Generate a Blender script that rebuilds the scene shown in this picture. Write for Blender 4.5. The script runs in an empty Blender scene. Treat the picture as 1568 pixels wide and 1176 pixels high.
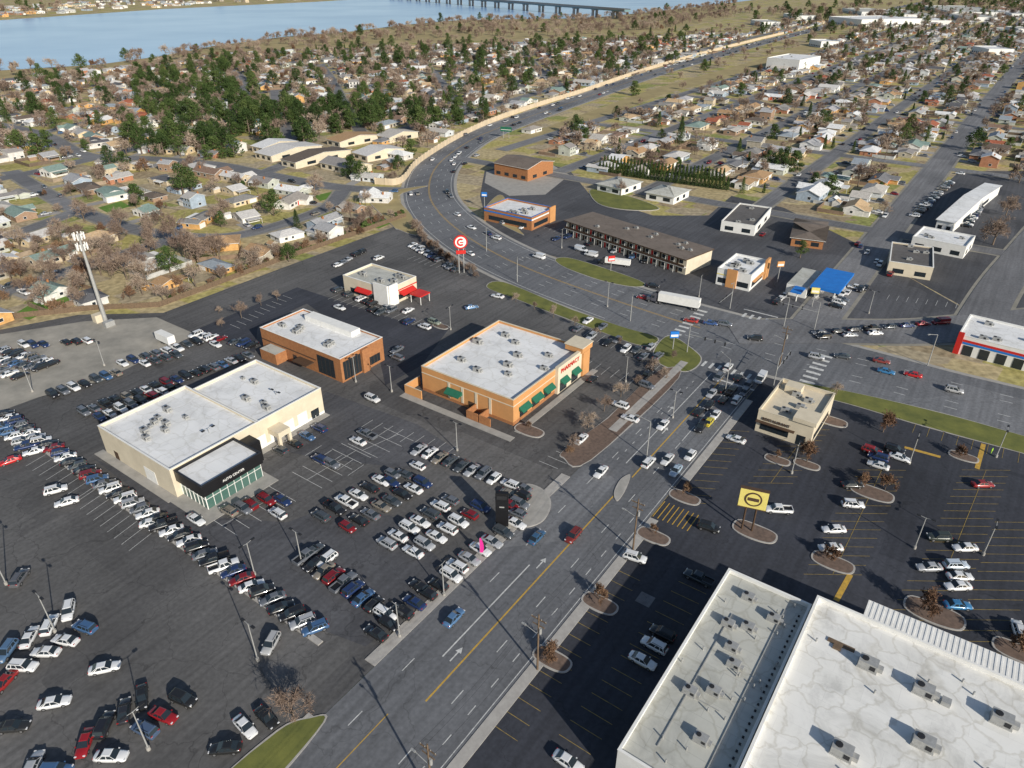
import bpy, math, random
from mathutils import Vector, Matrix
R=random.Random(23)
rad=math.radians
# ---------------------------------------------------------------- survey frame
F=1087.0; TH=rad(30.5); CT=math.cos(TH); ST=math.sin(TH); H=100.0
def P(u,v,z=0.0):
    x=u-784.0; yy=v-588.0
    k=(H-z)/(CT*yy+F*ST)
    return (k*x,k*(F*CT-yy*ST))
def PR(x,y,z=0):
    d=y*CT+(H-z)*ST
    if d<1: return (-9999,-9999)
    return (784+F*x/d, 588+F*((H-z)*CT-y*ST)/d)
E1=(0.8147,-0.5798); E2=(0.5798,0.8147)
GA=math.atan2(E1[1],E1[0])
def AB(x,y): return (x*E1[0]+y*E1[1], x*E2[0]+y*E2[1])
def XY(a,b): return (a*E1[0]+b*E2[0], a*E1[1]+b*E2[1])
def PA(u,v,z=0.0): return AB(*P(u,v,z))
def vis(x,y,m=120):
    u,v=PR(x,y)
    return -m<u<1568+m and -60<v<1176+m*1.5
# ---------------------------------------------------------------- materials
def newmat(name):
    m=bpy.data.materials.new(name); m.use_nodes=True
    nt=m.node_tree; b=nt.nodes['Principled BSDF']
    return m,nt,b
def N(nt,t,**k):
    n=nt.nodes.new(t)
    for a,c in k.items(): setattr(n,a,c)
    return n
def c4(c): return (c[0],c[1],c[2],1)
def ramp(nt,stops,interp='LINEAR'):
    r=N(nt,'ShaderNodeValToRGB'); cr=r.color_ramp; cr.interpolation=interp
    while len(cr.elements)<len(stops): cr.elements.new(0.5)
    for e,(p,c) in zip(cr.elements,stops):
        e.position=p; e.color=c4(c)
    return r
def mat(name,c,c2=None,scale=0.5,rough=0.8,metal=0,space='Object',spec=0.3):
    m,nt,b=newmat(name)
    b.inputs['Roughness'].default_value=rough; b.inputs['Metallic'].default_value=metal
    b.inputs['Specular IOR Level'].default_value=spec
    if c2 is None: c2=tuple(x*0.82 for x in c)
    if space=='Object':
        tc=N(nt,'ShaderNodeTexCoord'); out=tc.outputs['Object']
    else:
        tc=N(nt,'ShaderNodeNewGeometry'); out=tc.outputs['Position']
    n=N(nt,'ShaderNodeTexNoise'); n.inputs['Scale'].default_value=scale; n.inputs['Detail'].default_value=6
    n.inputs['Roughness'].default_value=0.65
    nt.links.new(out,n.inputs['Vector'])
    r=ramp(nt,[(0.3,c2),(0.7,c)]); nt.links.new(n.outputs['Fac'],r.inputs['Fac'])
    nt.links.new(r.outputs['Color'],b.inputs['Base Color'])
    return m
def mixc(nt,fac,a,b,mode='MIX'):
    x=N(nt,'ShaderNodeMix',data_type='RGBA',blend_type=mode)
    for s,i in ((fac,0),(a,6),(b,7)):
        if hasattr(s,'links'): nt.links.new(s,x.inputs[i])
        elif isinstance(s,(int,float)): x.inputs[i].default_value=s
        else: x.inputs[i].default_value=c4(s)
    return x.outputs[2]
def asphalt(name,c,crack=0.6,patch=0.35):
    m,nt,b=newmat(name); b.inputs['Roughness'].default_value=0.82; b.inputs['Specular IOR Level'].default_value=0.35
    g=N(nt,'ShaderNodeNewGeometry').outputs['Position']
    mp=N(nt,'ShaderNodeMapping'); mp.inputs['Rotation'].default_value=(0,0,-GA); nt.links.new(g,mp.inputs['Vector'])
    n1=N(nt,'ShaderNodeTexNoise'); n1.inputs['Scale'].default_value=0.028; n1.inputs['Detail'].default_value=7; n1.inputs['Roughness'].default_value=0.62
    nt.links.new(g,n1.inputs['Vector'])
    r1=ramp(nt,[(0.32,tuple(x*(1-patch) for x in c)),(0.5,c),(0.7,tuple(x*(1+patch) for x in c))])
    nt.links.new(n1.outputs['Fac'],r1.inputs['Fac'])
    ms=N(nt,'ShaderNodeMapping'); ms.inputs['Scale'].default_value=(0.9,0.03,1); nt.links.new(mp.outputs['Vector'],ms.inputs['Vector'])
    n2=N(nt,'ShaderNodeTexNoise'); n2.inputs['Scale'].default_value=1; n2.inputs['Detail'].default_value=3
    nt.links.new(ms.outputs['Vector'],n2.inputs['Vector'])
    r2=ramp(nt,[(0.35,(0.82,0.82,0.82)),(0.65,(1.14,1.14,1.14))]); nt.links.new(n2.outputs['Fac'],r2.inputs['Fac'])
    col=mixc(nt,0.8,r1.outputs['Color'],r2.outputs['Color'],'MULTIPLY')
    vb=N(nt,'ShaderNodeTexVoronoi',distance='CHEBYCHEV'); vb.inputs['Scale'].default_value=0.03; vb.inputs['Randomness'].default_value=0.9
    nt.links.new(mp.outputs['Vector'],vb.inputs['Vector']); sp=N(nt,'ShaderNodeSeparateColor'); nt.links.new(vb.outputs['Color'],sp.inputs[0])
    rb=ramp(nt,[(0,(0.84,0.84,0.85)),(0.3,(1,1,1)),(0.75,(1.12,1.11,1.1)),(0.92,(0.76,0.76,0.77))],'CONSTANT'); nt.links.new(sp.outputs[1],rb.inputs['Fac'])
    col=mixc(nt,0.8,col,rb.outputs['Color'],'MULTIPLY')
    nw=N(nt,'ShaderNodeTexNoise'); nw.inputs['Scale'].default_value=0.25; nw.inputs['Detail'].default_value=4
    nt.links.new(g,nw.inputs['Vector'])
    add=N(nt,'ShaderNodeVectorMath',operation='MULTIPLY_ADD'); nt.links.new(nw.outputs['Color'],add.inputs[0])
    add.inputs[1].default_value=(6,6,0); nt.links.new(g,add.inputs[2])
    vo=N(nt,'ShaderNodeTexVoronoi',feature='DISTANCE_TO_EDGE'); vo.inputs['Scale'].default_value=0.085
    nt.links.new(add.outputs[0],vo.inputs['Vector'])
    r3=ramp(nt,[(0.0,(1-crack,)*3),(0.003,(1-crack,)*3),(0.007,(1,1,1))]); nt.links.new(vo.outputs['Distance'],r3.inputs['Fac'])
    col=mixc(nt,0.85,col,r3.outputs['Color'],'MULTIPLY')
    n4=N(nt,'ShaderNodeTexNoise'); n4.inputs['Scale'].default_value=1.3; n4.inputs['Detail'].default_value=5
    nt.links.new(g,n4.inputs['Vector'])
    r4=ramp(nt,[(0.3,(0.83,0.83,0.83)),(0.7,(1.14,1.14,1.14))]); nt.links.new(n4.outputs['Fac'],r4.inputs['Fac'])
    col=mixc(nt,1.0,col,r4.outputs['Color'],'MULTIPLY')
    nt.links.new(col,b.inputs['Base Color'])
    return m
ASPH=asphalt('asphalt_road',(0.158,0.162,0.172),0.3,0.14)
ASPL=asphalt('asphalt_old_lot',(0.112,0.109,0.108),0.4,0.28)
ASPD=asphalt('asphalt_dark_lot',(0.047,0.050,0.062),0.3,0.3)
ASPM=asphalt('asphalt_mid_lot',(0.085,0.086,0.094),0.4,0.26)
ASPR=asphalt('asphalt_street',(0.18,0.18,0.187),0.25,0.2)
CONC=mat('concrete',(0.40,0.38,0.35),(0.28,0.27,0.25),0.4,0.9,space='P')
WALK=mat('street_edge_concrete',(0.31,0.29,0.25),(0.2,0.19,0.16),0.2,0.9,space='P')
KERB=mat('kerb_concrete',(0.44,0.42,0.39),(0.33,0.31,0.29),0.8,0.9,space='P')
DRIVE=mat('driveway_concrete',(0.38,0.36,0.34),(0.23,0.22,0.21),0.06,0.9,space='P')
GRAVEL=mat('gravel',(0.40,0.37,0.32),(0.22,0.21,0.185),0.12,0.95,space='P')
GRASSG=mat('verge_grass',(0.19,0.195,0.05),(0.10,0.115,0.035),0.2,0.95,space='P')
LAWN=mat('green_lawn',(0.13,0.24,0.035),(0.09,0.165,0.03),0.2,0.95,space='P')
GRASST=mat('dry_grass',(0.42,0.34,0.17),(0.25,0.20,0.10),0.05,0.95,space='P')
MULCH=mat('mulch',(0.20,0.14,0.11),(0.11,0.08,0.065),1.2,0.95,space='P')
WPAINT=mat('white_road_paint',(0.72,0.72,0.70),(0.36,0.36,0.35),1.5,0.7,space='P')
YPAINT=mat('yellow_road_paint',(0.62,0.38,0.06),(0.36,0.23,0.06),1.5,0.7,space='P')
YFADE=mat('faded_yellow_paint',(0.40,0.28,0.07),(0.14,0.11,0.06),1.2,0.7,space='P')
WHITE=mat('white_plaster',(0.81,0.80,0.77),(0.70,0.69,0.66),0.6,0.8)
CREAM=mat('cream_stucco',(0.68,0.60,0.46),(0.57,0.50,0.38),0.4,0.85)
ORANGE=mat('orange_stucco',(0.62,0.31,0.12),(0.50,0.25,0.10),0.3,0.85)
BRICKO=mat('orange_brick',(0.42,0.19,0.08),(0.29,0.125,0.055),1.2,0.85)
BROWN=mat('brown_trim',(0.09,0.055,0.035),None,1,0.7)
DKGREY=mat('dark_grey_metal',(0.035,0.036,0.04),None,1,0.5,0.2)
STEEL=mat('galvanised_steel',(0.46,0.46,0.45),(0.34,0.34,0.33),2,0.5,0.3)
RED=mat('red_paint',(0.60,0.03,0.025),None,1,0.5)
BLUE=mat('blue_metal',(0.02,0.20,0.62),(0.02,0.15,0.5),0.5,0.5)
GREENA=mat('green_awning',(0.02,0.14,0.085),None,1,0.7)
YELLOW=mat('yellow_sign',(0.80,0.68,0.20),None,1,0.5)
PINK=mat('pink_banner',(0.75,0.03,0.30),None,1,0.6)
BLACK=mat('black_panel',(0.015,0.015,0.017),None,1,0.35)
WOOD=mat('weathered_wood',(0.19,0.13,0.085),(0.11,0.08,0.055),1.5,0.9)
WALLC=mat('sound_wall_block',(0.62,0.51,0.37),(0.50,0.41,0.29),0.15,0.9,space='P')
def glassmat(name,c):
    m,nt,b=newmat(name); b.inputs['Base Color'].default_value=c4(c)
    b.inputs['Roughness'].default_value=0.08; b.inputs['Specular IOR Level'].default_value=0.6
    return m
GLASS=glassmat('window_glass',(0.02,0.028,0.035)); GLASSG=glassmat('showroom_glass',(0.07,0.14,0.12))
def roofmem(name,c,dirt=0.3,seam=0.1):
    m,nt,b=newmat(name); b.inputs['Roughness'].default_value=0.7; b.inputs['Specular IOR Level'].default_value=0.25
    tc=N(nt,'ShaderNodeTexCoord').outputs['Object']
    n=N(nt,'ShaderNodeTexNoise'); n.inputs['Scale'].default_value=0.12; n.inputs['Detail'].default_value=8; n.inputs['Roughness'].default_value=0.7; n.inputs['Distortion'].default_value=0.6
    nt.links.new(tc,n.inputs['Vector'])
    r=ramp(nt,[(0.28,tuple(x*(1-dirt) for x in c)),(0.52,c),(0.75,tuple(min(x*1.08,0.86) for x in c))]); nt.links.new(n.outputs['Fac'],r.inputs['Fac'])
    br=N(nt,'ShaderNodeTexBrick'); br.inputs['Scale'].default_value=1; br.inputs['Brick Width'].default_value=9.0; br.inputs['Row Height'].default_value=3.0
    br.inputs['Mortar Size'].default_value=0.035; br.inputs['Color1'].default_value=(1,1,1,1); br.inputs['Color2'].default_value=(0.94,0.94,0.93,1)
    s=1-seam*2.2; br.inputs['Mortar'].default_value=(s,s,s,1); nt.links.new(tc,br.inputs['Vector'])
    col=mixc(nt,1.0,r.outputs['Color'],br.outputs['Color'],'MULTIPLY')
    n2=N(nt,'ShaderNodeTexNoise'); n2.inputs['Scale'].default_value=0.3; n2.inputs['Detail'].default_value=3; nt.links.new(tc,n2.inputs['Vector'])
    ad=N(nt,'ShaderNodeVectorMath',operation='MULTIPLY_ADD'); nt.links.new(n2.outputs['Color'],ad.inputs[0]); ad.inputs[1].default_value=(5,5,0); nt.links.new(tc,ad.inputs[2])
    vo=N(nt,'ShaderNodeTexVoronoi',feature='DISTANCE_TO_EDGE'); vo.inputs['Scale'].default_value=0.22; nt.links.new(ad.outputs[0],vo.inputs['Vector'])
    r3=ramp(nt,[(0,(1-dirt*0.8,1-dirt*0.86,1-dirt*1.0)),(0.06,(1,1,1))]); nt.links.new(vo.outputs['Distance'],r3.inputs['Fac'])
    col=mixc(nt,0.65,col,r3.outputs['Color'],'MULTIPLY')
    nt.links.new(col,b.inputs['Base Color']); return m
ROOFW=roofmem('white_membrane_roof',(0.79,0.79,0.79),0.24,0.08)
ROOFG=roofmem('grey_membrane_roof',(0.50,0.50,0.46),0.3,0.1)
ROOFB=roofmem('stained_white_roof',(0.78,0.77,0.74),0.34,0.05)
ROOFD=roofmem('dark_built_up_roof',(0.14,0.13,0.125),0.3,0.05)
ROOFBR=roofmem('brown_shingle_roof',(0.19,0.155,0.13),0.3,0.1)
def randmat(name,cols,rough=0.85,seed=0.0,ns=0.9):
    m,nt,b=newmat(name); b.inputs['Roughness'].default_value=rough; b.inputs['Specular IOR Level'].default_value=0.2
    oi=N(nt,'ShaderNodeObjectInfo'); mm=N(nt,'ShaderNodeMath',operation='MULTIPLY_ADD'); mm.inputs[1].default_value=7.31+seed; mm.inputs[2].default_value=seed
    nt.links.new(oi.outputs['Random'],mm.inputs[0]); fr=N(nt,'ShaderNodeMath',operation='FRACT'); nt.links.new(mm.outputs[0],fr.inputs[0])
    k=len(cols); r=ramp(nt,[(i/k,c) for i,c in enumerate(cols)],'CONSTANT'); nt.links.new(fr.outputs[0],r.inputs['Fac'])
    tc=N(nt,'ShaderNodeTexCoord'); n=N(nt,'ShaderNodeTexNoise'); n.inputs['Scale'].default_value=ns; n.inputs['Detail'].default_value=5
    nt.links.new(tc.outputs['Object'],n.inputs['Vector'])
    r2=ramp(nt,[(0.3,(0.76,0.76,0.76)),(0.7,(1.1,1.1,1.1))]); nt.links.new(n.outputs['Fac'],r2.inputs['Fac'])
    nt.links.new(mixc(nt,1.0,r.outputs['Color'],r2.outputs['Color'],'MULTIPLY'),b.inputs['Base Color']); return m
HROOF=randmat('shingle_roof',[(0.26,0.25,0.24),(0.56,0.54,0.52),(0.15,0.12,0.10),(0.34,0.31,0.28),(0.76,0.76,0.75),(0.42,0.27,0.15),(0.20,0.20,0.21),(0.44,0.42,0.40),(0.24,0.16,0.12),(0.38,0.38,0.39),(0.62,0.60,0.58),(0.12,0.12,0.13),(0.30,0.34,0.38),(0.72,0.72,0.72),(0.36,0.12,0.07),(0.5,0.47,0.43),(0.22,0.30,0.27),(0.56,0.40,0.24),(0.29,0.27,0.26),(0.45,0.44,0.45)],0.85,0.0,1.2)
HWALL=randmat('house_wall',[(0.74,0.72,0.68),(0.56,0.47,0.34),(0.66,0.64,0.61),(0.42,0.38,0.31),(0.68,0.55,0.36),(0.60,0.63,0.65),(0.34,0.23,0.16),(0.76,0.75,0.73),(0.5,0.52,0.46),(0.62,0.36,0.14),(0.42,0.2,0.12),(0.35,0.42,0.5)],0.85,3.77,0.7)
def leafmat(name,cols):
    m,nt,b=newmat(name); b.inputs['Roughness'].default_value=0.8; b.inputs['Specular IOR Level'].default_value=0.15
    oi=N(nt,'ShaderNodeObjectInfo'); tc=N(nt,'ShaderNodeTexCoord'); n=N(nt,'ShaderNodeTexNoise'); n.inputs['Scale'].default_value=0.6; n.inputs['Detail'].default_value=3
    nt.links.new(tc.outputs['Object'],n.inputs['Vector'])
    a=N(nt,'ShaderNodeMath',operation='MULTIPLY_ADD'); nt.links.new(oi.outputs['Random'],a.inputs[0]); a.inputs[1].default_value=0.5; nt.links.new(n.outputs['Fac'],a.inputs[2])
    s=N(nt,'ShaderNodeMath',operation='SUBTRACT'); nt.links.new(a.outputs[0],s.inputs[0]); s.inputs[1].default_value=0.25
    k=len(cols); r=ramp(nt,[(0.2+0.6*i/(k-1),c) for i,c in enumerate(cols)]); nt.links.new(s.outputs[0],r.inputs['Fac'])
    nt.links.new(r.outputs['Color'],b.inputs['Base Color']); return m
LEAFG=leafmat('evergreen_foliage',[(0.028,0.05,0.016),(0.055,0.09,0.026),(0.095,0.13,0.04)])
TWIG=leafmat('bare_twigs',[(0.18,0.13,0.105),(0.28,0.21,0.165),(0.40,0.32,0.25)])
TWIGR=leafmat('russet_leaves',[(0.13,0.075,0.05),(0.20,0.12,0.075),(0.28,0.18,0.11)])
BARK=mat('bark',(0.20,0.155,0.12),(0.12,0.09,0.07),2,0.95)
def carpaint():
    m,nt,b=newmat('car_paint'); oi=N(nt,'ShaderNodeObjectInfo'); nt.links.new(oi.outputs['Color'],b.inputs['Base Color'])
    b.inputs['Roughness'].default_value=0.3; b.inputs['Metallic'].default_value=0.15; b.inputs['Coat Weight'].default_value=0.6; b.inputs['Coat Roughness'].default_value=0.08
    return m
PAINT=carpaint()
TYRE=mat('tyre_rubber',(0.018,0.018,0.018),None,3,0.85)
RIM=mat('alloy_rim',(0.4,0.4,0.41),None,3,0.35,0.7)
TAIL=mat('tail_light',(0.35,0.01,0.01),None,3,0.3)
HEAD=mat('head_light',(0.7,0.7,0.72),None,3,0.15)
def groundmat():
    m,nt,b=newmat('town_ground'); b.inputs['Roughness'].default_value=0.95; b.inputs['Specular IOR Level'].default_value=0.1
    g=N(nt,'ShaderNodeNewGeometry').outputs['Position']
    mp=N(nt,'ShaderNodeMapping'); mp.inputs['Rotation'].default_value=(0,0,-GA); mp.inputs['Scale'].default_value=(1/15,1/12,1); nt.links.new(g,mp.inputs['Vector'])
    vo=N(nt,'ShaderNodeTexVoronoi',distance='CHEBYCHEV'); vo.inputs['Scale'].default_value=1; vo.inputs['Randomness'].default_value=0.75; nt.links.new(mp.outputs['Vector'],vo.inputs['Vector'])
    sep=N(nt,'ShaderNodeSeparateColor'); nt.links.new(vo.outputs['Color'],sep.inputs[0])
    r=ramp(nt,[(0.0,(0.33,0.32,0.08)),(0.14,(0.48,0.39,0.22)),(0.34,(0.44,0.40,0.12)),(0.47,(0.19,0.26,0.05)),(0.56,(0.40,0.34,0.26)),(0.74,(0.52,0.43,0.25)),(0.88,(0.30,0.235,0.17))],'CONSTANT')
    nt.links.new(sep.outputs[0],r.inputs['Fac'])
    n=N(nt,'ShaderNodeTexNoise'); n.inputs['Scale'].default_value=0.07; n.inputs['Detail'].default_value=9; n.inputs['Roughness'].default_value=0.7; nt.links.new(g,n.inputs['Vector'])
    r2=ramp(nt,[(0.3,(0.27,0.22,0.11)),(0.5,(0.41,0.33,0.18)),(0.7,(0.50,0.41,0.26))]); nt.links.new(n.outputs['Fac'],r2.inputs['Fac'])
    col=mixc(nt,0.4,r.outputs['Color'],r2.outputs['Color'])
    n3=N(nt,'ShaderNodeTexNoise'); n3.inputs['Scale'].default_value=0.5; n3.inputs['Detail'].default_value=7; nt.links.new(g,n3.inputs['Vector'])
    r4=ramp(nt,[(0.3,(0.6,0.6,0.6)),(0.7,(1.2,1.2,1.2))]); nt.links.new(n3.outputs['Fac'],r4.inputs['Fac'])
    nt.links.new(mixc(nt,1.0,col,r4.outputs['Color'],'MULTIPLY'),b.inputs['Base Color']); return m
GROUND=groundmat()
def watermat():
    m,nt,b=newmat('river_water'); b.inputs['Roughness'].default_value=0.22
    b.inputs['Specular IOR Level'].default_value=0.5
    g=N(nt,'ShaderNodeNewGeometry').outputs['Position']
    n=N(nt,'ShaderNodeTexNoise'); n.inputs['Scale'].default_value=0.3; n.inputs['Detail'].default_value=4; nt.links.new(g,n.inputs['Vector'])
    bp=N(nt,'ShaderNodeBump'); bp.inputs['Strength'].default_value=0.25; nt.links.new(n.outputs['Fac'],bp.inputs['Height']); nt.links.new(bp.outputs['Normal'],b.inputs['Normal'])
    n2=N(nt,'ShaderNodeTexNoise'); n2.inputs['Scale'].default_value=0.004; n2.inputs['Detail'].default_value=3; nt.links.new(g,n2.inputs['Vector'])
    r=ramp(nt,[(0.35,(0.22,0.37,0.60)),(0.65,(0.34,0.50,0.72))]); nt.links.new(n2.outputs['Fac'],r.inputs['Fac']); nt.links.new(r.outputs['Color'],b.inputs['Base Color'])  # blue of the reflected sky put into the water's base colour
    return m
WATER=watermat()
# ---------------------------------------------------------------- mesh builder
class MB:
    def __init__(s): s.v=[];s.f=[];s.m=[];s.mats=[];s.sm=[]
    def mi(s,m):
        if m not in s.mats: s.mats.append(m)
        return s.mats.index(m)
    def face(s,pts,m,sm=False):
        i=len(s.v); s.v.extend([tuple(p) for p in pts]); s.f.append(tuple(range(i,i+len(pts)))); s.m.append(s.mi(m)); s.sm.append(sm)
    def idx(s,pts,faces,m,sm=False):
        i=len(s.v); s.v.extend([tuple(p) for p in pts]); k=s.mi(m)
        for f in faces: s.f.append(tuple(i+j for j in f)); s.m.append(k); s.sm.append(sm)
    def box(s,x0,x1,y0,y1,z0,z1,m,top=None):
        p=[(x0,y0,z0),(x1,y0,z0),(x1,y1,z0),(x0,y1,z0),(x0,y0,z1),(x1,y0,z1),(x1,y1,z1),(x0,y1,z1)]
        s.idx(p,[(0,1,5,4),(1,2,6,5),(2,3,7,6),(3,0,4,7),(3,2,1,0)],m)
        s.face([p[4],p[5],p[6],p[7]],top or m)
    def cyl(s,p0,p1,r0,r1,n,m,cap=True,sm=True):
        p0=Vector(p0);p1=Vector(p1);d=(p1-p0).normalized()
        a=d.cross(Vector((0,0,1))) if abs(d.z)<0.95 else d.cross(Vector((1,0,0))); a.normalize(); b=d.cross(a)
        pts=[]
        for p,r in ((p0,r0),(p1,r1)):
            for i in range(n):
                t=2*math.pi*i/n; pts.append(p+a*(r*math.cos(t))+b*(r*math.sin(t)))
        s.idx(pts,[(i,(i+1)%n,n+(i+1)%n,n+i) for i in range(n)],m,sm)
        if cap: s.face(pts[n:],m); s.face(pts[:n][::-1],m)
    def mesh(s,name):
        me=bpy.data.meshes.new(name); me.from_pydata(s.v,[],s.f)
        for m in s.mats: me.materials.append(m)
        me.polygons.foreach_set('material_index',s.m); me.polygons.foreach_set('use_smooth',s.sm); me.update(); return me
    def obj(s,name,x=0,y=0,z=0,rot=0,parent=None):
        return put(s.mesh(name),name,x,y,z,rot,1,parent)
COL=bpy.context.scene.collection
def put(me,name,x=0,y=0,z=0,rot=0,sc=1,parent=None,color=None):
    o=bpy.data.objects.new(name,me); o.location=(x,y,z); o.rotation_euler=(0,0,rot)
    o.scale=(sc,sc,sc) if not isinstance(sc,tuple) else sc
    if parent: o.parent=parent
    if color: o.color=color
    COL.objects.link(o); return o
# ---------------------------------------------------------------- flat helpers
def wpoly(pts,z,m,name,world=False):
    q=[(p if world else P(*p)) for p in pts]
    b=MB(); b.face([(x,y,z) for x,y in q],m); return b.obj(name)
def smooth(pts,n=8):
    out=[]
    for i in range(len(pts)-1):
        p0=pts[max(i-1,0)];p1=pts[i];p2=pts[i+1];p3=pts[min(i+2,len(pts)-1)]
        for j in range(n):
            t=j/n
            out.append(tuple(0.5*((2*p1[k])+(-p0[k]+p2[k])*t+(2*p0[k]-5*p1[k]+4*p2[k]-p3[k])*t*t+(-p0[k]+3*p1[k]-3*p2[k]+p3[k])*t**3) for k in range(len(p1))))
    out.append(tuple(pts[-1])); return out
def normals(pts):
    ns=[]
    for i in range(len(pts)):
        a=pts[max(i-1,0)];b=pts[min(i+1,len(pts)-1)]
        dx,dy=b[0]-a[0],b[1]-a[1];l=math.hypot(dx,dy) or 1
        ns.append((-dy/l,dx/l))
    return ns
def ribbon(mb,pts,o0,o1,z,m):
    ns=normals(pts)
    for i in range(len(pts)-1):
        f=[]
        for k,o in ((i,o0),(i+1,o0),(i+1,o1),(i,o1)):
            oo=o[k] if isinstance(o,list) else o
            f.append((pts[k][0]+ns[k][0]*oo,pts[k][1]+ns[k][1]*oo,z))
        mb.face(f,m)
def wallribbon(mb,pts,th,z0,z1,m,off=0):
    ns=normals(pts)
    A=[(p[0]+n[0]*(off-th/2),p[1]+n[1]*(off-th/2)) for p,n in zip(pts,ns)]
    B=[(p[0]+n[0]*(off+th/2),p[1]+n[1]*(off+th/2)) for p,n in zip(pts,ns)]
    for i in range(len(pts)-1):
        a,b,c,d=A[i],A[i+1],B[i+1],B[i]
        mb.face([(a[0],a[1],z0),(b[0],b[1],z0),(b[0],b[1],z1),(a[0],a[1],z1)],m)
        mb.face([(d[0],d[1],z0),(c[0],c[1],z0),(c[0],c[1],z1),(d[0],d[1],z1)],m)
        mb.face([(a[0],a[1],z1),(b[0],b[1],z1),(c[0],c[1],z1),(d[0],d[1],z1)],m)
    for q,r in ((A[0],B[0]),(A[-1],B[-1])):
        mb.face([(q[0],q[1],z0),(r[0],r[1],z0),(r[0],r[1],z1),(q[0],q[1],z1)],m)
def resample(pts,step):
    out=[pts[0]];acc=0
    for i in range(len(pts)-1):
        a=pts[i];b=pts[i+1];l=math.hypot(b[0]-a[0],b[1]-a[1])
        if l==0: continue
        t=step-acc
        while t<=l:
            out.append((a[0]+(b[0]-a[0])*t/l,a[1]+(b[1]-a[1])*t/l)); t+=step
        acc=l-(t-step)
    return out
def dashes(mb,pts,off,on,gap,w,z,m):
    q=resample(pts,1.0); ns=normals(q); i=0
    per=int(on+gap)
    while i+int(on)<len(q):
        for k in range(i,i+int(on)):
            f=[]
            for kk,o in ((k,off-w/2),(k+1,off-w/2),(k+1,off+w/2),(k,off+w/2)):
                f.append((q[kk][0]+ns[kk][0]*o,q[kk][1]+ns[kk][1]*o,z))
            mb.face(f,m)
        i+=per
# ---------------------------------------------------------------- ground, river
g=MB(); g.face([(-9000,-3000,0),(9000,-3000,0),(9000,16000,0),(-9000,16000,0)],GROUND); g.obj('ground')
RIVER=[(-260,118),(0,108),(150,99),(240,87),(330,70),(430,57),(540,48),(620,38),(700,31),(800,29),(900,28),(1000,18),(1130,3),(1300,-20),(1300,-33),(1000,-26),(760,-14),(480,3),(250,14),(0,31),(-260,50)]
wpoly(RIVER,0.12,WATER,'river')
RIVERW=[P(*p) for p in RIVER]
def inpoly(x,y,poly):
    c=False;j=len(poly)-1
    for i in range(len(poly)):
        xi,yi=poly[i];xj,yj=poly[j]
        if (yi>y)!=(yj>y) and x<(xj-xi)*(y-yi)/(yj-yi)+xi: c=not c
        j=i
    return c
PARK=[(-100,126),(100,116),(250,97),(380,80),(560,67),(760,62),(1000,48),(1120,26),(1130,3),(1000,18),(900,28),(800,29),(700,31),(620,38),(540,48),(430,57),(330,70),(240,87),(150,99),(0,108),(-100,112)]
wpoly(PARK,0.03,GRASST,'riverside_park'); PARKW=[P(*p) for p in PARK]
# ---------------------------------------------------------------- highway and roads
HWC=[(1420,2),(1330,22),(1260,42),(1180,62),(1100,84),(1000,113),(900,148),(830,172),(780,190),(730,210),(690,235),(664,262),(657,295),(672,325),(712,360),(770,394),(840,424),(930,456),(1020,486),(1100,511),(1160,528),(1250,552),(1350,576),(1450,603),(1568,633),(1700,668)]
HWW=[20,20,21,22,22,22,22,23,24,25,26,26,26,27,28,29,30,31,32,34,34,32,29,28,28,28]
hp=smooth([P(*p)+(w,) for p,w in zip(HWC,HWW)],8); HW=[(p[0],p[1]) for p in hp]; hw2=[p[2]/2 for p in hp]
mb=MB(); ribbon(mb,HW,[-w for w in hw2],hw2,0.075,ASPH)
ribbon(mb,HW,[-w-1.6 for w in hw2],[-w-0.001 for w in hw2],0.066,CONC); ribbon(mb,HW,[w+0.001 for w in hw2],[w+1.6 for w in hw2],0.066,CONC)
mb.obj('highway')
LK=-63.5; RK=-42.7
def strip(mb,a0,a1,b0,b1,z,m): mb.face([XY(a0,b0)+(z,),XY(a1,b0)+(z,),XY(a1,b1)+(z,),XY(a0,b1)+(z,)],m)
mb=MB(); strip(mb,LK,RK,-90,190,0.07,ASPH)
mb.obj('main_road')
LOT=[P(*p) for p in [(-300,700),(-160,560),(0,505),(120,482),(250,479),(430,411),(628,338),(655,345),(740,412),(800,447),(920,492),(1020,522),(1072,548)]]+[XY(LK-0.1,186),XY(LK-0.1,-90),XY(-190,-90)]
wpoly(LOT,0.02,ASPL,'parking_lot',True)
hwlow=[P(*p) for p in [(1185,566),(1300,595),(1400,625),(1568,668),(1760,720)]]
LOT2=[XY(RK+0.1,-90),XY(RK+0.1,176)]+hwlow+[XY(190,-90)]
wpoly(LOT2,0.02,ASPD,'shopping_parking_lot',True)
LOTC=[(735,300),(742,262),(800,245),(870,258),(905,300),(1000,330),(1085,330),(1120,300),(1200,318),(1310,372),(1340,395),(1480,475),(1492,494),(1310,515),(1200,500),(1130,494),(980,441),(860,396),(790,376),(745,342)]
wpoly(LOTC,0.024,ASPM,'roadside_parking_lot')
LOTE=[(1345,398),(1400,325),(1470,262),(1600,262),(1700,420),(1600,478),(1490,478)]
wpoly(LOTE,0.028,ASPM,'east_parking_lot')
wpoly([(140,700),(480,960),(560,990),(700,880),(600,790),(520,770),(440,800),(300,790),(240,748)],0.03,ASPM,'dealership_lot')
wpoly([(300,505),(455,440),(640,500),(690,500),(645,560),(590,590),(580,545),(470,465),(395,500),(390,540)],0.031,ASPD,'office_lot')
wpoly([(500,600),(640,650),(700,690),(640,720),(480,700),(430,690)],0.032,ASPM,'dealership_forecourt')
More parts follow.
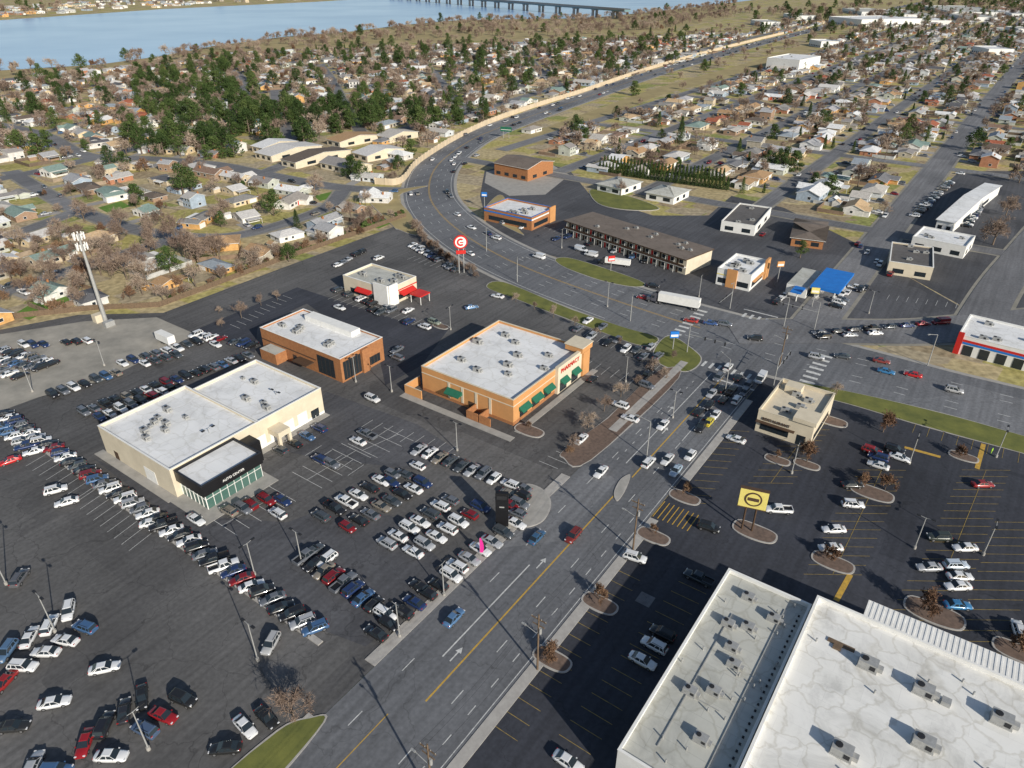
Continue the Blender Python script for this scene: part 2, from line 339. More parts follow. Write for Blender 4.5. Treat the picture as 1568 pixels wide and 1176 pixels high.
wpoly([(0,630),(-200,680),(-200,560),(0,512),(130,492),(240,486),(300,512),(160,582),(60,608)],0.04,GRAVEL,'gravel_yard')
for c in ([(20,482),(90,440),(115,455),(45,490)],[(560,345),(600,328),(618,334),(580,350)],[(420,392),(470,368),(490,376),(440,398)],[(150,318),(185,308),(200,316),(165,326)],[(400,212),(440,204),(452,210),(412,219)],[(480,300),(515,292),(520,300),(490,308)]):
    wpoly(c,0.033,LAWN,'lawn')
STREETS=[]
def street(pts,w,world=False,houses=True,sp=20):
    q=[(p if world else P(*p)) for p in pts]; STREETS.append((smooth(q,6) if len(q)>2 else q,w,houses,sp))
street([(650,292),(560,290),(490,283),(400,266),(330,252),(230,243),(130,238),(60,205),(-60,180)],10)
street([(-60,285),(60,262),(140,243),(230,222),(300,205),(350,185),(374,160),(370,120),(330,97)],10)
street([(15,262),(60,290),(120,322),(200,350),(280,362),(350,362),(420,347),(500,318),(525,292)],8)
street([(-60,380),(40,352),(120,322)],8)
street([(-60,470),(60,430),(170,395),(280,362)],8)
street([(-60,150),(60,142),(200,122),(330,97)],9)
street([(60,205),(150,182),(250,155),(345,130)],8)
street([(400,266),(470,240),(560,213),(650,190),(720,172),(800,149),(950,105),(1100,70),(1250,34)],9)
street([(373,145),(460,134),(560,122),(700,106),(850,88),(1000,70),(1110,52)],9)
street([(372,122),(480,100),(600,90),(720,80),(850,70)],8)
street([(560,213),(530,165),(510,125),(490,98)],8)
street([(720,172),(690,145),(665,112),(640,90)],8)
street([(860,132),(830,110),(800,78)],8)
street([(460,240),(440,200),(425,165),(420,140)],7)
for a in (-272,-213,-155,-98):
    b0={-272:370,-213:345,-155:330,-98:335}[a]
    street([XY(a,b0),XY(a,2500)],8,True)
street([XY(-41,222),XY(-41,3000)],13,True)
for a in (18,76): street([XY(a,330 if a==18 else 420),XY(a,2500)],8,True)
for b in (338,480,640,810,1000,1200,1420,1700,2000,2300): street([XY(-282,b),XY(110,b)],8,True)
street([(1120,508),(1250,507),(1400,508),(1500,500),(1620,488)],17,houses=False)
street([(1495,500),(1530,440),(1568,390),(1640,300)],13,houses=False)
mb=MB()
for i,(q,w,h,sp) in enumerate(STREETS):
    if len(q)==2: q=resample(q,60)
    ribbon(mb,q,-w/2-1.2,w/2+1.2,0.034+0.0011*i,WALK)
mb.obj('pavement')
mb=MB()
for i,(q,w,h,sp) in enumerate(STREETS):
    if len(q)==2: q=resample(q,60)
    ribbon(mb,q,-w/2,w/2,0.085+0.003*i,ASPR)
mb.obj('residential_street')
mk=MB()
for off,m in ((-0.25,YPAINT),(0.25,YPAINT)): ribbon(mk,HW[:150],off-0.09,off+0.09,0.081,m)
for off in (-4,-7.6,4,7.6): dashes(mk,HW,off,3,9,0.18,0.081,WPAINT)
ribbon(mk,HW[:140],[-w+1.3 for w in hw2[:140]],[-w+1.5 for w in hw2[:140]],0.081,WPAINT); ribbon(mk,HW[:140],[w-1.5 for w in hw2[:140]],[w-1.3 for w in hw2[:140]],0.081,WPAINT)
def aline(a,b0,b1,w,m): strip(mk,a-w/2,a+w/2,b0,b1,0.078,m)
def adash(a,b0,b1,m,on=3,gap=9,w=0.16):
    b=b0
    while b<b1: aline(a,b,b+on,w,m); b+=on+gap
adash(-59.2,-80,168,WPAINT); aline(-55.6,0,45,0.16,YPAINT) ; aline(-55.6,58,84,0.25,WPAINT); aline(-52.3,-80,30,0.16,YPAINT); aline(-52.3,50,112,0.3,YPAINT)
aline(-52.0,120,176,0.3,YPAINT); aline(-55.6,124,176,0.2,WPAINT); adash(-48.7,-80,168,WPAINT); adash(-45.4,-80,110,WPAINT,2,4); aline(-48.7,140,176,0.2,WPAINT)
aline(-43.3,20,170,0.14,WPAINT); aline(-63.0,-80,38,0.14,WPAINT)
adash(-58,124,172,WPAINT,1,3)
for (a,b) in ((-54,58),(-54,84),(-54,140),(-57,150),(-46,150)):
    strip(mk,a-0.12,a+0.12,b,b+2.2,0.0785,WPAINT)
    mk.face([XY(a-0.6,b+2.2)+(0.0785,),XY(a+0.6,b+2.2)+(0.0785,),XY(a,b+3.4)+(0.0785,)],WPAINT)
for k in range(9): strip(mk,LK+1.4+k*2.2,LK+2.2+k*2.2,178.5,182,0.083,WPAINT)
for k in range(9): strip(mk,LK+1.4+k*2.4,LK+2.3+k*2.4,218,221.5,0.083,WPAINT)
for k in range(10): strip(mk,-76,-72.5,187+k*3.0,188.2+k*3.0,0.083,WPAINT)
for k in range(10): strip(mk,-34,-30,177+k*3.1,178.2+k*3.1,0.083,WPAINT)
strip(mk,-52,RK+0.2,173.5,174.2,0.083,WPAINT); strip(mk,-52,LK,224,224.6,0.083,WPAINT)
def bays(p0,p1,sp,ln,hd,m=WPAINT,z=0.05,w=0.11,spine=False):
    A=P(*p0);B=P(*p1);L=math.hypot(B[0]-A[0],B[1]-A[1]);n=int(L/sp)
    dx,dy=math.cos(hd)*ln/2,math.sin(hd)*ln/2; nx,ny=-math.sin(hd)*w/2,math.cos(hd)*w/2
    for i in range(n+1):
        t=i/max(n,1);x=A[0]+(B[0]-A[0])*t;y=A[1]+(B[1]-A[1])*t
        mk.face([(x-dx-nx,y-dy-ny,z),(x+dx-nx,y+dy-ny,z),(x+dx+nx,y+dy+ny,z),(x-dx+nx,y-dy+ny,z)],m)
    if spine:
        ux,uy=(B[0]-A[0])/L,(B[1]-A[1])/L; vx,vy=-uy*w/2,ux*w/2
        mk.face([(A[0]-vx,A[1]-vy,z+0.002),(B[0]-vx,B[1]-vy,z+0.002),(B[0]+vx,B[1]+vy,z+0.002),(A[0]+vx,A[1]+vy,z+0.002)],m)
hA=GA; hB=GA+math.pi/2
bays((130,760),(215,830),2.8,5.5,hB+0.2); bays((55,705),(130,755),2.8,5,hB+0.2)
bays((470,735),(545,690),2.8,10,hA,spine=True); bays((555,690),(610,665),2.8,10,hA,spine=True)
bays((340,805),(430,755),2.8,10,hA,spine=True)
bays((545,720),(480,690),2.8,5,hB)
bays((560,650),(690,690),2.8,5,hB); bays((510,455),(660,500),2.8,5,hB); bays((360,500),(440,455),2.8,5,hA)
bays((880,500),(1010,560),2.8,5.5,hB); bays((860,545),(1000,592),2.8,5.5,hB)
bays((840,712),(1010,610),2.8,5.2,hA)
bays((1062,770),(1130,660),2.9,5.5,hA+0.5,YFADE); bays((770,1120),(960,880),2.9,5.5,hA,YFADE)
bays((880,1140),(1060,900),2.9,5.5,hA,YFADE)
bays((1450,870),(1510,720),2.9,11,hA+0.6,YFADE,spine=True); bays((1275,880),(1350,720),2.9,11,hA+0.6,YFADE,spine=True)
bays((1180,740),(1245,650),2.9,10,hA+0.6,YFADE,spine=True); bays((1400,655),(1560,700),2.9,5.5,hB,YFADE); bays((1400,950),(1430,890),2.9,10,hA+.6,YFADE)
bays((1500,1000),(1560,800),2.9,10,hA+.6,YFADE)
bays((1260,470),(1300,440),2.8,5,hA); bays((1360,455),(1480,470),2.8,5,hB)
bays((780,330),(860,355),2.8,5,hB);bays((860,355),(1030,412),2.8,5,hB);bays((630,395),(720,420),2.8,5,hB)
for k in range(8):
    a,b=PA(1035,790); strip(mk,a-4+k*1.1,a-3.8+k*1.1,b-3,b+3,0.052,YPAINT)
for (u,v,u2,v2) in ((1302,880,1280,920),(1506,680,1496,718),(1385,685,1440,700)):
    A=P(u,v);B=P(u2,v2); L=math.hypot(B[0]-A[0],B[1]-A[1]); nx,ny=-(B[1]-A[1])/L*0.5,(B[0]-A[0])/L*0.5
    mk.face([(A[0]-nx,A[1]-ny,.056),(B[0]-nx,B[1]-ny,.056),(B[0]+nx,B[1]+ny,.056),(A[0]+nx,A[1]+ny,.056)],YPAINT)
a,b=PA(988,918); strip(mk,a-1.4,a+1.4,b-1.4,b+1.4,0.053,ASPR)
mk.obj('road_markings')
kb=MB()
def kerbbox(a0,a1,b0,b1,z=0.15,m=KERB):
    x=[XY(a0,b0),XY(a1,b0),XY(a1,b1),XY(a0,b1)]
    kb.face([p+(z,) for p in x],m)
    for i in range(4):
        p,q=x[i],x[(i+1)%4]; kb.face([p+(0,),q+(0,),q+(z,),p+(z,)],m)
for b0,b1 in ((-90,38),(50,112),(134,178)): kerbbox(LK-2.3,LK,b0,b1)
for b0,b1 in ((-90,8),(36,110),(126,168)): kerbbox(RK,RK+1.9,b0,b1)
kb.obj('kerb_and_footpath')
dv=MB()
A=PA(18,655);B=PA(492,985)
am=(A[0]+B[0])/2; bm=(A[1]+B[1])/2
dv.box(A[0]-am,B[0]-am,-0.55,0.55,0,0.22,KERB)
o=dv.obj('lot_divider_kerb'); x,y=XY(am,bm); o.location=(x,y,0); o.rotation_euler[2]=GA
ISL=[0]
def island(pts,mtop,name='landscape_island',z=0.13,world=False,kerb=KERB,sm=True):
    ISL[0]+=1; z=z+0.005*ISL[0]
    q=[(p if world else P(*p)) for p in pts]
    if sm:
        cx=[q[-1]]+q+q[:2]; q=smooth(cx,5)[5:5+5*len(q)]
    n=len(q); cx=sum(p[0] for p in q)/n; cy=sum(p[1] for p in q)/n
    b=MB()
    inner=[]
    for p in q:
        l=math.hypot(p[0]-cx,p[1]-cy); k=max(0,(l-0.35)/l) if l>0 else 0; inner.append((cx+(p[0]-cx)*k,cy+(p[1]-cy)*k))
    for i in range(n):
        j=(i+1)%n
        b.face([q[i]+(0,),q[j]+(0,),q[j]+(z,),q[i]+(z,)],kerb)
        b.face([q[i]+(z-.002,),q[j]+(z-.002,),inner[j]+(z-.002,),inner[i]+(z-.002,)],kerb)
    b.face([p+(z,) for p in inner],mtop); return b.obj(name)
island([(745,440),(770,432),(860,468),(950,500),(1008,518),(985,530),(930,512),(850,482),(790,458)],GRASSG,'roadside_verge')
island([(1000,538),(1025,514),(1068,540),(1073,556),(1050,570),(1010,558)],GRASSG,'corner_verge')
island([(1008,568),(1040,578),(905,705),(862,702),(865,688),(930,640)],MULCH,'planting_strip')
island([(1195,582),(1290,598),(1440,632),(1568,668),(1740,715),(1740,745),(1568,695),(1420,655),(1310,622),(1230,600)],GRASSG,'roadside_verge')
island([(320,1215),(425,1118),(478,1098),(498,1105),(400,1215)],GRASSG,'verge')
island([(850,397),(880,397),(980,430),(975,440),(920,430),(865,410)],GRASSG,'verge')
for u,v,s in ((1335,755,4.5),(1275,862,4),(1190,705,3),(845,1010,3.5),(918,925,3.5),(1048,762,3.5),(1235,712,3),(1475,700,3.2),(1430,940,5),(1155,815,4.5),(1000,822,3.5),(1560,1000,4),(810,660,4),(675,500,3),(1272,645,4)):
    a,b=PA(u,v)
    island([XY(a-s*.9,b-s*.35),XY(a,b-s*.55),XY(a+s*.9,b-s*.3),XY(a+s*.9,b+s*.4),XY(a,b+s*.55),XY(a-s*.9,b+s*.4)],MULCH,world=True)
island([(950,735),(965,728),(958,750),(945,768),(940,755)],CONC,'traffic_island')
island([(800,745),(828,748),(844,770),(832,798),(805,808),(800,795)],CONC,'landscape_island')
island([(655,285),(610,300),(630,330),(640,360),(610,352),(600,345),(560,300),(600,292)],GRASST,'verge')
island([(770,300),(790,345),(800,360),(745,330),(750,310)],GRASST,'verge')
island([(905,290),(960,300),(1010,320),(960,322),(915,312)],GRASSG,'verge')
wpoly([(745,262),(845,252),(872,268),(835,298),(780,300),(742,280)],0.05,CONC,'concrete_apron')
VG=[(783,215),(850,190),(1000,136),(1160,92),(1280,52),(1290,60),(1160,106),(1010,146),(880,198),(830,222)]
wpoly(VG,0.036,GRASST,'railway_verge')
sw=MB(); SWP=smooth([P(*p) for p in [(575,282),(606,283),(622,274),(642,250),(700,213),(760,185),(830,161),(900,139),(1000,105),(1100,77),(1200,52)]],6)
wallribbon(sw,SWP,0.4,0,3.4,WALLC); q=resample(SWP,6)
for p in q: sw.box(p[0]-.35,p[0]+.35,p[1]-.35,p[1]+.35,0,3.7,WALLC)
sw.obj('sound_wall')
fe=MB(); FP=[P(*p) for p in [(-60,500),(0,490),(140,475),(245,470),(430,400),(628,330)]]; FP=resample(FP,3)
wallribbon(fe,FP,0.08,0,1.9,WOOD)
for p in FP: fe.box(p[0]-.08,p[0]+.08,p[1]-.08,p[1]+.08,0,2.1,WOOD)
fe.obj('wooden_fence')
# ---------------------------------------------------------------- vehicles
def loft(mb,st,m):
    pts=[];n=11
    for (x,zt,w,zb) in st:
        h=[(0,zt+.025),(.62*w,zt+.01),(.92*w,zt-.07),(w,zt*.55+zb*.45),(.97*w,zb+.1),(.86*w,zb)]
        ring=[(x,-y,z) for y,z in h[::-1]]+[(x,y,z) for y,z in h[1:]]
        pts+=ring
    fs=[]
    for i in range(len(st)-1):
        for j in range(n-1): fs.append((i*n+j,i*n+j+1,(i+1)*n+j+1,(i+1)*n+j))
        fs.append((i*n+n-1,i*n,(i+1)*n,(i+1)*n+n-1))
    mb.idx(pts,fs,m,True)
    mb.face(pts[:n],m); mb.face(pts[-n:],m)
def cabin(mb,xb0,xb1,xr0,xr1,zb,zr,wb,wr,pillars):
    B=[(xb0,-wb,zb),(xb1,-wb,zb),(xb1,wb,zb),(xb0,wb,zb)]; T=[(xr0,-wr,zr),(xr1,-wr,zr),(xr1,wr,zr),(xr0,wr,zr)]
    for i in range(4):
        j=(i+1)%4; mb.face([B[i],B[j],T[j],T[i]],GLASS)
    e=0.05
    R1=[(xr0-e,-wr-e,zr-.03),(xr1+e,-wr-e,zr-.03),(xr1+e,wr+e,zr-.03),(xr0-e,wr+e,zr-.03)]; R2=[(xr0+.12,-wr+.12,zr+.05),(xr1-.12,-wr+.12,zr+.05),(xr1-.12,wr-.12,zr+.05),(xr0+.12,wr-.12,zr+.05)]
    for i in range(4):
        j=(i+1)%4; mb.face([R1[i],R1[j],R2[j],R2[i]],PAINT)
    mb.face(R2,PAINT)
    for sgn in (-1,1):
        for t,w in pillars:
            o=0.018*sgn
            q=[]
            for tt,k in ((t-w,0),(t+w,0),(t+w,1),(t-w,1)):
                bx=xb0+(xb1-xb0)*tt; rx=xr0+(xr1-xr0)*tt
                q.append((bx if k==0 else rx,(wb if k==0 else wr)*sgn+o,zb if k==0 else zr))
            mb.face(q,PAINT)
def wheels(mb,xs,r,w):
    for x in xs:
        for s in (-1,1):
            mb.cyl((x,s*(w-.22),r),(x,s*(w+.01),r),r,r,12,TYRE); mb.cyl((x,s*(w+.01),r),(x,s*(w+.02),r),r*.62,r*.62,10,RIM)
def lights(mb,xf,xr,w,zf,zr):
    for s in (-1,1):
        y0,y1=sorted((s*(w-.42),s*(w-.08)))
        mb.box(xf-.15,xf+.015,y0,y1,zf-.08,zf+.06,HEAD); mb.box(xr-.015,xr+.12,y0,y1,zr-.09,zr+.09,TAIL)
    mb.box(xf-.1,xf+.02,-w*.45,w*.45,zf-.22,zf-.06,BLACK)
def sedan():
    b=MB(); loft(b,[(-2.38,.84,.70,.38),(-2.27,.98,.82,.26),(-1.6,1.0,.89,.22),(-.2,.97,.91,.2),(.95,.96,.9,.2),(1.6,.88,.88,.22),(2.15,.76,.83,.26),(2.38,.62,.70,.36)],PAINT)
    cabin(b,-1.85,1.1,-1.05,.3,.97,1.43,.80,.60,[(.03,.03),(.17,.035),(.55,.022),(.97,.03)]); wheels(b,(-1.38,1.42),.33,.89); lights(b,2.3,-2.33,.84,.7,.86)
    for s in (-1,1): b.box(.75,.93,s*.95-.08,s*.95+.08,.95,1.08,PAINT)
    return b.mesh('sedan')
def suv():
    b=MB(); loft(b,[(-2.3,1.0,.78,.42),(-2.2,1.12,.88,.32),(-1.4,1.13,.93,.28),(0,1.1,.94,.27),(1.0,1.08,.93,.27),(1.6,1.04,.92,.28),(2.15,.92,.88,.3),(2.32,.75,.78,.42)],PAINT)
    cabin(b,-2.2,1.2,-1.85,.45,1.1,1.70,.84,.68,[(.03,.03),(.26,.025),(.56,.02),(.97,.03)]); wheels(b,(-1.35,1.4),.38,.92); lights(b,2.24,-2.25,.88,.88,1.05)
    for s in (-1,1):
        b.box(-1.6,.2,s*.60-.03,s*.60+.03,1.77,1.81,DKGREY); b.box(.85,1.03,s*1.0-.09,s*1.0+.09,1.08,1.24,PAINT)
    return b.mesh('suv')
def pickup():
    b=MB(); loft(b,[(-2.85,.95,.86,.45),(-2.75,1.0,.93,.38),(-1,1.0,.95,.34),(.5,1.05,.95,.34),(1.5,1.08,.95,.34),(2.4,1.04,.93,.36),(2.75,.95,.88,.4),(2.85,.8,.8,.5)],PAINT)
    cabin(b,-.85,1.55,-.6,.85,1.05,1.80,.84,.68,[(.03,.035),(.45,.025),(.97,.03)]); wheels(b,(-1.85,1.8),.4,.94); lights(b,2.78,-2.8,.92,.88,.98)
    b.box(-2.8,-.9,-.72,.72,1.03,1.035,BLACK); b.box(-2.8,-.9,-.93,-.74,.95,1.24,PAINT); b.box(-2.8,-.9,.74,.93,.95,1.24,PAINT); b.box(-2.87,-2.76,-.93,.93,.9,1.26,PAINT); b.box(-.93,-.86,-.9,.9,1.0,1.3,PAINT)
    return b.mesh('pickup_truck')
def hatch():
    b=MB(); loft(b,[(-1.98,.86,.72,.38),(-1.9,1.0,.83,.28),(-1.2,1.02,.87,.22),(0,.98,.88,.2),(.9,.96,.87,.2),(1.4,.90,.86,.22),(1.85,.76,.82,.26),(2.0,.62,.7,.36)],PAINT)
    cabin(b,-1.9,1.1,-1.45,.3,.98,1.5,.79,.61,[(.03,.03),(.3,.025),(.6,.02),(.97,.03)]); wheels(b,(-1.25,1.28),.32,.87); lights(b,1.93,-1.94,.83,.72,.9)
    return b.mesh('hatchback')
def van():
    b=MB(); loft(b,[(-2.75,1.3,.9,.4),(-2.68,1.35,.97,.34),(0,1.35,1.0,.32),(1.7,1.25,.98,.32),(2.3,1.05,.95,.34),(2.7,.9,.85,.42)],PAINT)
    b.box(-2.66,.7,-.93,.93,1.3,2.2,PAINT); cabin(b,.7,2.15,.7,1.35,1.2,2.1,.9,.82,[(.1,.05),(.95,.05)]); wheels(b,(-1.7,1.75),.38,.98); lights(b,2.6,-2.72,.95,.85,1.2)
    b.box(-2.68,-2.665,-.8,.8,1.5,2.0,GLASS)
    return b.mesh('van')
CARS=[sedan(),suv(),pickup(),hatch(),van()]
CN=['sedan_car','suv_car','pickup_truck','hatchback_car','van']
PAL=[((.80,.80,.80),27),((.42,.43,.45),9),((.15,.16,.18),14),((.018,.018,.02),27),((.02,.04,.12),9),((.22,.012,.016),7),((.07,.08,.09),9),((.06,.13,.26),4),((.25,.22,.18),2)]
def pcol():
    t=R.uniform(0,sum(w for c,w in PAL))
    for c,w in PAL:
        t-=w
        if t<=0: return (*c,1)
    return (.7,.7,.7,1)
WW=[46,38,6,10,1]
def carxy(x,y,h,kind=None,col=None):
    if kind is None: kind=R.choices(range(5),WW)[0]
    if R.random()<0.5: h+=math.pi
    put(CARS[kind],CN[kind],x,y,0.05,h+R.uniform(-.03,.03),1,None,(*col,1) if col else pcol())
def car(u,v,h,kind=None,col=None):
    h={'a':GA,'b':hB}.get(h,h)
    if h not in (GA,hB): h=rad(h)
    x,y=P(u,v,0.7); carxy(x,y,h,kind,col)
def row(p0,p1,h,sp=2.75,prob=.97,w=None):
    h={'a':GA,'b':hB}.get(h,h)
    A=P(*p0,.7);B=P(*p1,.7);L=math.hypot(B[0]-A[0],B[1]-A[1]);n=max(1,int(L/sp))
    for i in range(n+1):
        if R.random()>prob: continue
        t=i/n; carxy(A[0]+(B[0]-A[0])*t+R.uniform(-.1,.1),A[1]+(B[1]-A[1])*t+R.uniform(-.3,.3),h)
row((5,634),(482,962),hB-0.45,2.85,.98)
row((0,655),(52,690),hB-0.45,2.9,.9)
row((62,610),(178,570),'a',2.7,.95); row((188,555),(302,523),'a',2.7,.95); row((128,630),(380,543),'a',2.65,1); row((152,638),(262,594),'a',2.65,1); row((205,560),(330,526),'a',2.8,.6)
row((0,552),(62,562),'b',2.9,.85); row((5,536),(78,556),'b',2.9,.85); row((35,528),(132,522),'a',2.9,.85); row((0,568),(30,575),'b',3,.8); row((300,512),(385,528),'b',2.9,.8)
row((642,688),(757,732),'b',2.75,.97); row((492,790),(600,726),'a',2.8,.97); row((532,806),(648,738),'a',2.8,.95); row((592,832),(690,765),'a',2.8,.9); row((632,845),(735,775),'a',2.8,.9)
row((575,968),(690,880),'a',2.75,1); row((700,868),(770,815),'a',2.75,1); row((590,940),(740,822),'a',2.8,.45); row((790,800),(800,745),'a',2.7,.95); row((780,790),(782,742),'a',2.7,.9)
row((468,852),(572,925),'b',2.75,1); row((480,842),(500,856),'b',2.75,.9)
row((430,690),(490,655),'a',3,.8); row((598,738),(640,712),'a',2.8,.9)
for c in [(350,782,'a'),(372,778,'a'),(382,772,'a'),(408,765,'a'),(425,786,'a',1,(.75,.75,.75)),(432,765,'a'),(490,703,'a'),(507,710,'a'),(548,675,'a',0,(.75,.75,.75)),(562,665,'a'),(300,795,'a'),(85,750,30,1,(.8,.8,.8)),(102,768,30,0,(.8,.8,.8)),(232,800,20,0,(.8,.8,.8)),
 (30,885,95,1,(.12,.12,.13)),(105,935,110),(76,957,100),(45,975,100,0,(.75,.75,.75)),(130,960,-20),(10,997,90,1,(.1,.18,.3)),(70,998,0,0,(.75,.75,.75)),(100,980,-10,0,(.75,.75,.75)),(35,1020,-5,1),(160,1022,15,0,(.8,.8,.8)),(5,1045,80,0,(.3,.02,.02)),(83,1075,15,0,(.8,.8,.8)),(20,1112,5,0,(.03,.03,.03)),(160,1110,95,1,(.02,.02,.025)),(190,1088,110,0,(.03,.03,.035)),(217,1067,115,0,(.02,.02,.02)),(250,1095,-20,0,(.3,.015,.02)),(280,1070,-20,1,(.02,.02,.02)),(222,1117,-25,1,(.08,.12,.2)),(130,1137,100,0,(.32,.015,.02)),(170,1157,0,0,(.8,.8,.8)),(50,1172,95),(345,1145,5,0,(.02,.02,.02)),(375,1112,-40,0,(.8,.8,.8)),(408,1098,-40,0,(.02,.02,.02)),(415,985,80,1,(.45,.45,.45)),(85,1180,0),(15,705,40,0,(.5,.02,.02)),
 (950,620,'a'),(990,590,'a'),(1000,558,'b'),(975,535,'b'),(945,520,'b'),(885,503,'b'),(907,580,'b'),(890,672,'b'),(965,640,'a'),(1008,545,'b'),(990,575,'b'),
 (1015,650,'b'),(1105,595,'b'),(1115,562,'b',1,(.75,.75,.75)),(1090,602,'b'),(1074,653,'b'),(1070,630,'b'),(1085,620,'b'),(1100,578,'b'),(1127,672,'a',0,(.8,.8,.8)),(993,708,'b',1,(.8,.8,.8)),(1022,703,'b',0,(.7,.7,.7)),(1057,697,'b'),(1035,720,'b',0,(.4,.5,.6)),(920,722,'b'),(822,822,'b',0,(.05,.12,.22)),(878,820,'b',1,(.2,.03,.025)),(695,945,'b',0,(.10,.2,.36)),(1130,578,'b'),(1145,590,'b'),(1120,598,'b'),(1108,612,'b'),(1095,635,'b'),(1086,645,'b',0,(.6,.5,.05)),(1140,600,'b'),(1128,612,'b'),
 (1156,518,-15,1,(.03,.03,.03)),(1165,580,'b',4,(.75,.75,.75)),(700,328,-50),(722,348,-45,0,(.8,.8,.8)),(760,364,-40),(768,340,-60),(695,262,80),(712,250,70),(730,238,60),(690,300,-70),(1000,437,-20),(985,455,-25,0,(.3,.02,.02)),(1058,490,-25,0,(.4,.04,.03)),(1088,494,-20,0,(.05,.1,.25)),(1110,496,-20),(1250,546,-25),(1290,545,-20),(1350,552,-25,0,(.25,.05,.04)),(1357,568,-28,0,(.05,.2,.4)),(1398,573,-28,0,(.5,.02,.02)),(1461,597,-28,1,(.45,.45,.45)),(762,453,-30,0,(.8,.8,.8)),(722,470,20,0,(.1,.2,.35)),
 (608,535,'b'),(625,475,'b',0,(.8,.8,.8)),(665,493,'a',1,(.25,.28,.22)),(570,610,'a',1,(.7,.7,.7)),(608,547,'a'),(580,395,'b'),
 (1335,690,'a',1,(.3,.02,.02)),(1345,700,'a'),(1378,700,'a',0,(.8,.8,.8)),(1370,688,'a'),(1345,712,'a',0,(.7,.7,.7)),(1306,772,-5,1,(.8,.8,.8)),(1305,742,0,0,(.03,.03,.03)),(1277,810,0),(1272,838,0,0,(.7,.7,.7)),(1438,822,-5,1,(.05,.06,.05)),(1478,838,0,0,(.75,.75,.75)),(1423,868,0),(1464,865,0,1,(.55,.62,.7)),(1470,882,0,0,(.75,.75,.75)),(1467,897,0,0,(.8,.8,.8)),(1467,926,-3,0,(.05,.2,.4)),(1505,741,0,0,(.3,.03,.03)),(1192,780,-5,2,(.75,.75,.75)),(1085,807,-25,1,(.02,.02,.02)),(972,853,-25,1,(.75,.75,.75)),(1070,885,'a',2,(.03,.04,.05)),(1015,970,'a',1,(.02,.02,.02)),(1002,988,'a',1,(.7,.7,.7)),(984,1011,'a',0,(.8,.8,.8)),(870,1166,'a',0,(.8,.8,.8)),(1560,965,70,1,(.7,.7,.7)),
 (825,393,-40,4,(.8,.8,.8)),(905,390,'a',4,(.75,.75,.75)),(890,382,'a',4,(.7,.72,.75)),(650,500,'a')]:
    car(*c)
row((518,405),(560,382),'b',3,.8); row((632,375),(698,412),'b',2.8,.9); row((1255,509),(1440,493),rad(5),6,.95); row((1262,516),(1340,509),rad(5),6.5,.6)
row((470,500),(520,470),'a',3,.2); row((510,440),(600,475),'b',3,.4);row((1190,462),(1225,430),'b',3,.5);row((1290,450),(1325,440),'b',3,.8)
row((780,340),(860,368),'b',3,.45); row((870,362),(1040,415),'b',3,.4); row((1085,345),(1180,360),'b',3,.4); row((1480,345),(1520,285),'a',3,.8); row((1400,330),(1470,265),'a',3,.6); row((1300,360),(1375,430),'b',3.4,.25)
row((530,460),(650,500),'b',3,.12); row((1280,468),(1310,440),'a',3,.7); row((880,505),(1000,550),'b',3,.45); row((900,490),(1010,535),'b',3,.4)
q=resample(HW,9); ns=normals(q)
for i,(p,n) in enumerate(zip(q,ns)):
    u,v=PR(*p)
    if v>420: continue
    for off in (-9.2,-5.8,5.8,9.2):
        if R.random()<(.10 if v>200 else .2): carxy(p[0]+n[0]*off,p[1]+n[1]*off,math.atan2(-n[0],n[1]))
def semi():
    b=MB(); b.box(-9,5,-1.28,1.28,1.2,4.0,WHITE); b.box(-9,5.2,-1.1,1.1,.95,1.2,DKGREY)
    b.box(5.6,7.4,-1.2,1.2,.8,3.1,PAINT); b.box(7.4,9,-1.05,1.05,.8,1.9,PAINT); b.face([(7.4,-1.1,3.0),(7.4,1.1,3.0),(7.95,1.1,1.92),(7.95,-1.1,1.92)],GLASS)
    b.face([(5.6,-1.2,3.1),(7.4,-1.2,3.1),(6.2,-1.1,3.8),(5.6,-1.1,3.8)],PAINT); b.face([(5.6,1.2,3.1),(7.4,1.2,3.1),(6.2,1.1,3.8),(5.6,1.1,3.8)],PAINT); b.face([(7.4,-1.2,3.1),(7.4,1.2,3.1),(6.2,1.1,3.8),(6.2,-1.1,3.8)],PAINT)
    for s in (-1,1): b.box(6.3,7.2,s*1.2-.01,s*1.2+.01,1.9,2.8,GLASS)
    wheels(b,(-8,-6.8,4.2,5.4,8.1),.5,1.2); b.box(2.0,2.2,-.9,-.7,.2,1.2,DKGREY); b.box(2.0,2.2,.7,.9,.2,1.2,DKGREY); return b.mesh('semi')
SEMI=semi()
x,y=P(1030,468); put(SEMI,'semi_trailer_truck',x,y,.08,rad(-27)+math.pi,1,None,(.1,.1,.12,1))
x,y=P(940,406); put(SEMI,'semi_trailer_truck',x,y,.05,rad(-20)+math.pi,.7,None,(.05,.05,.06,1))
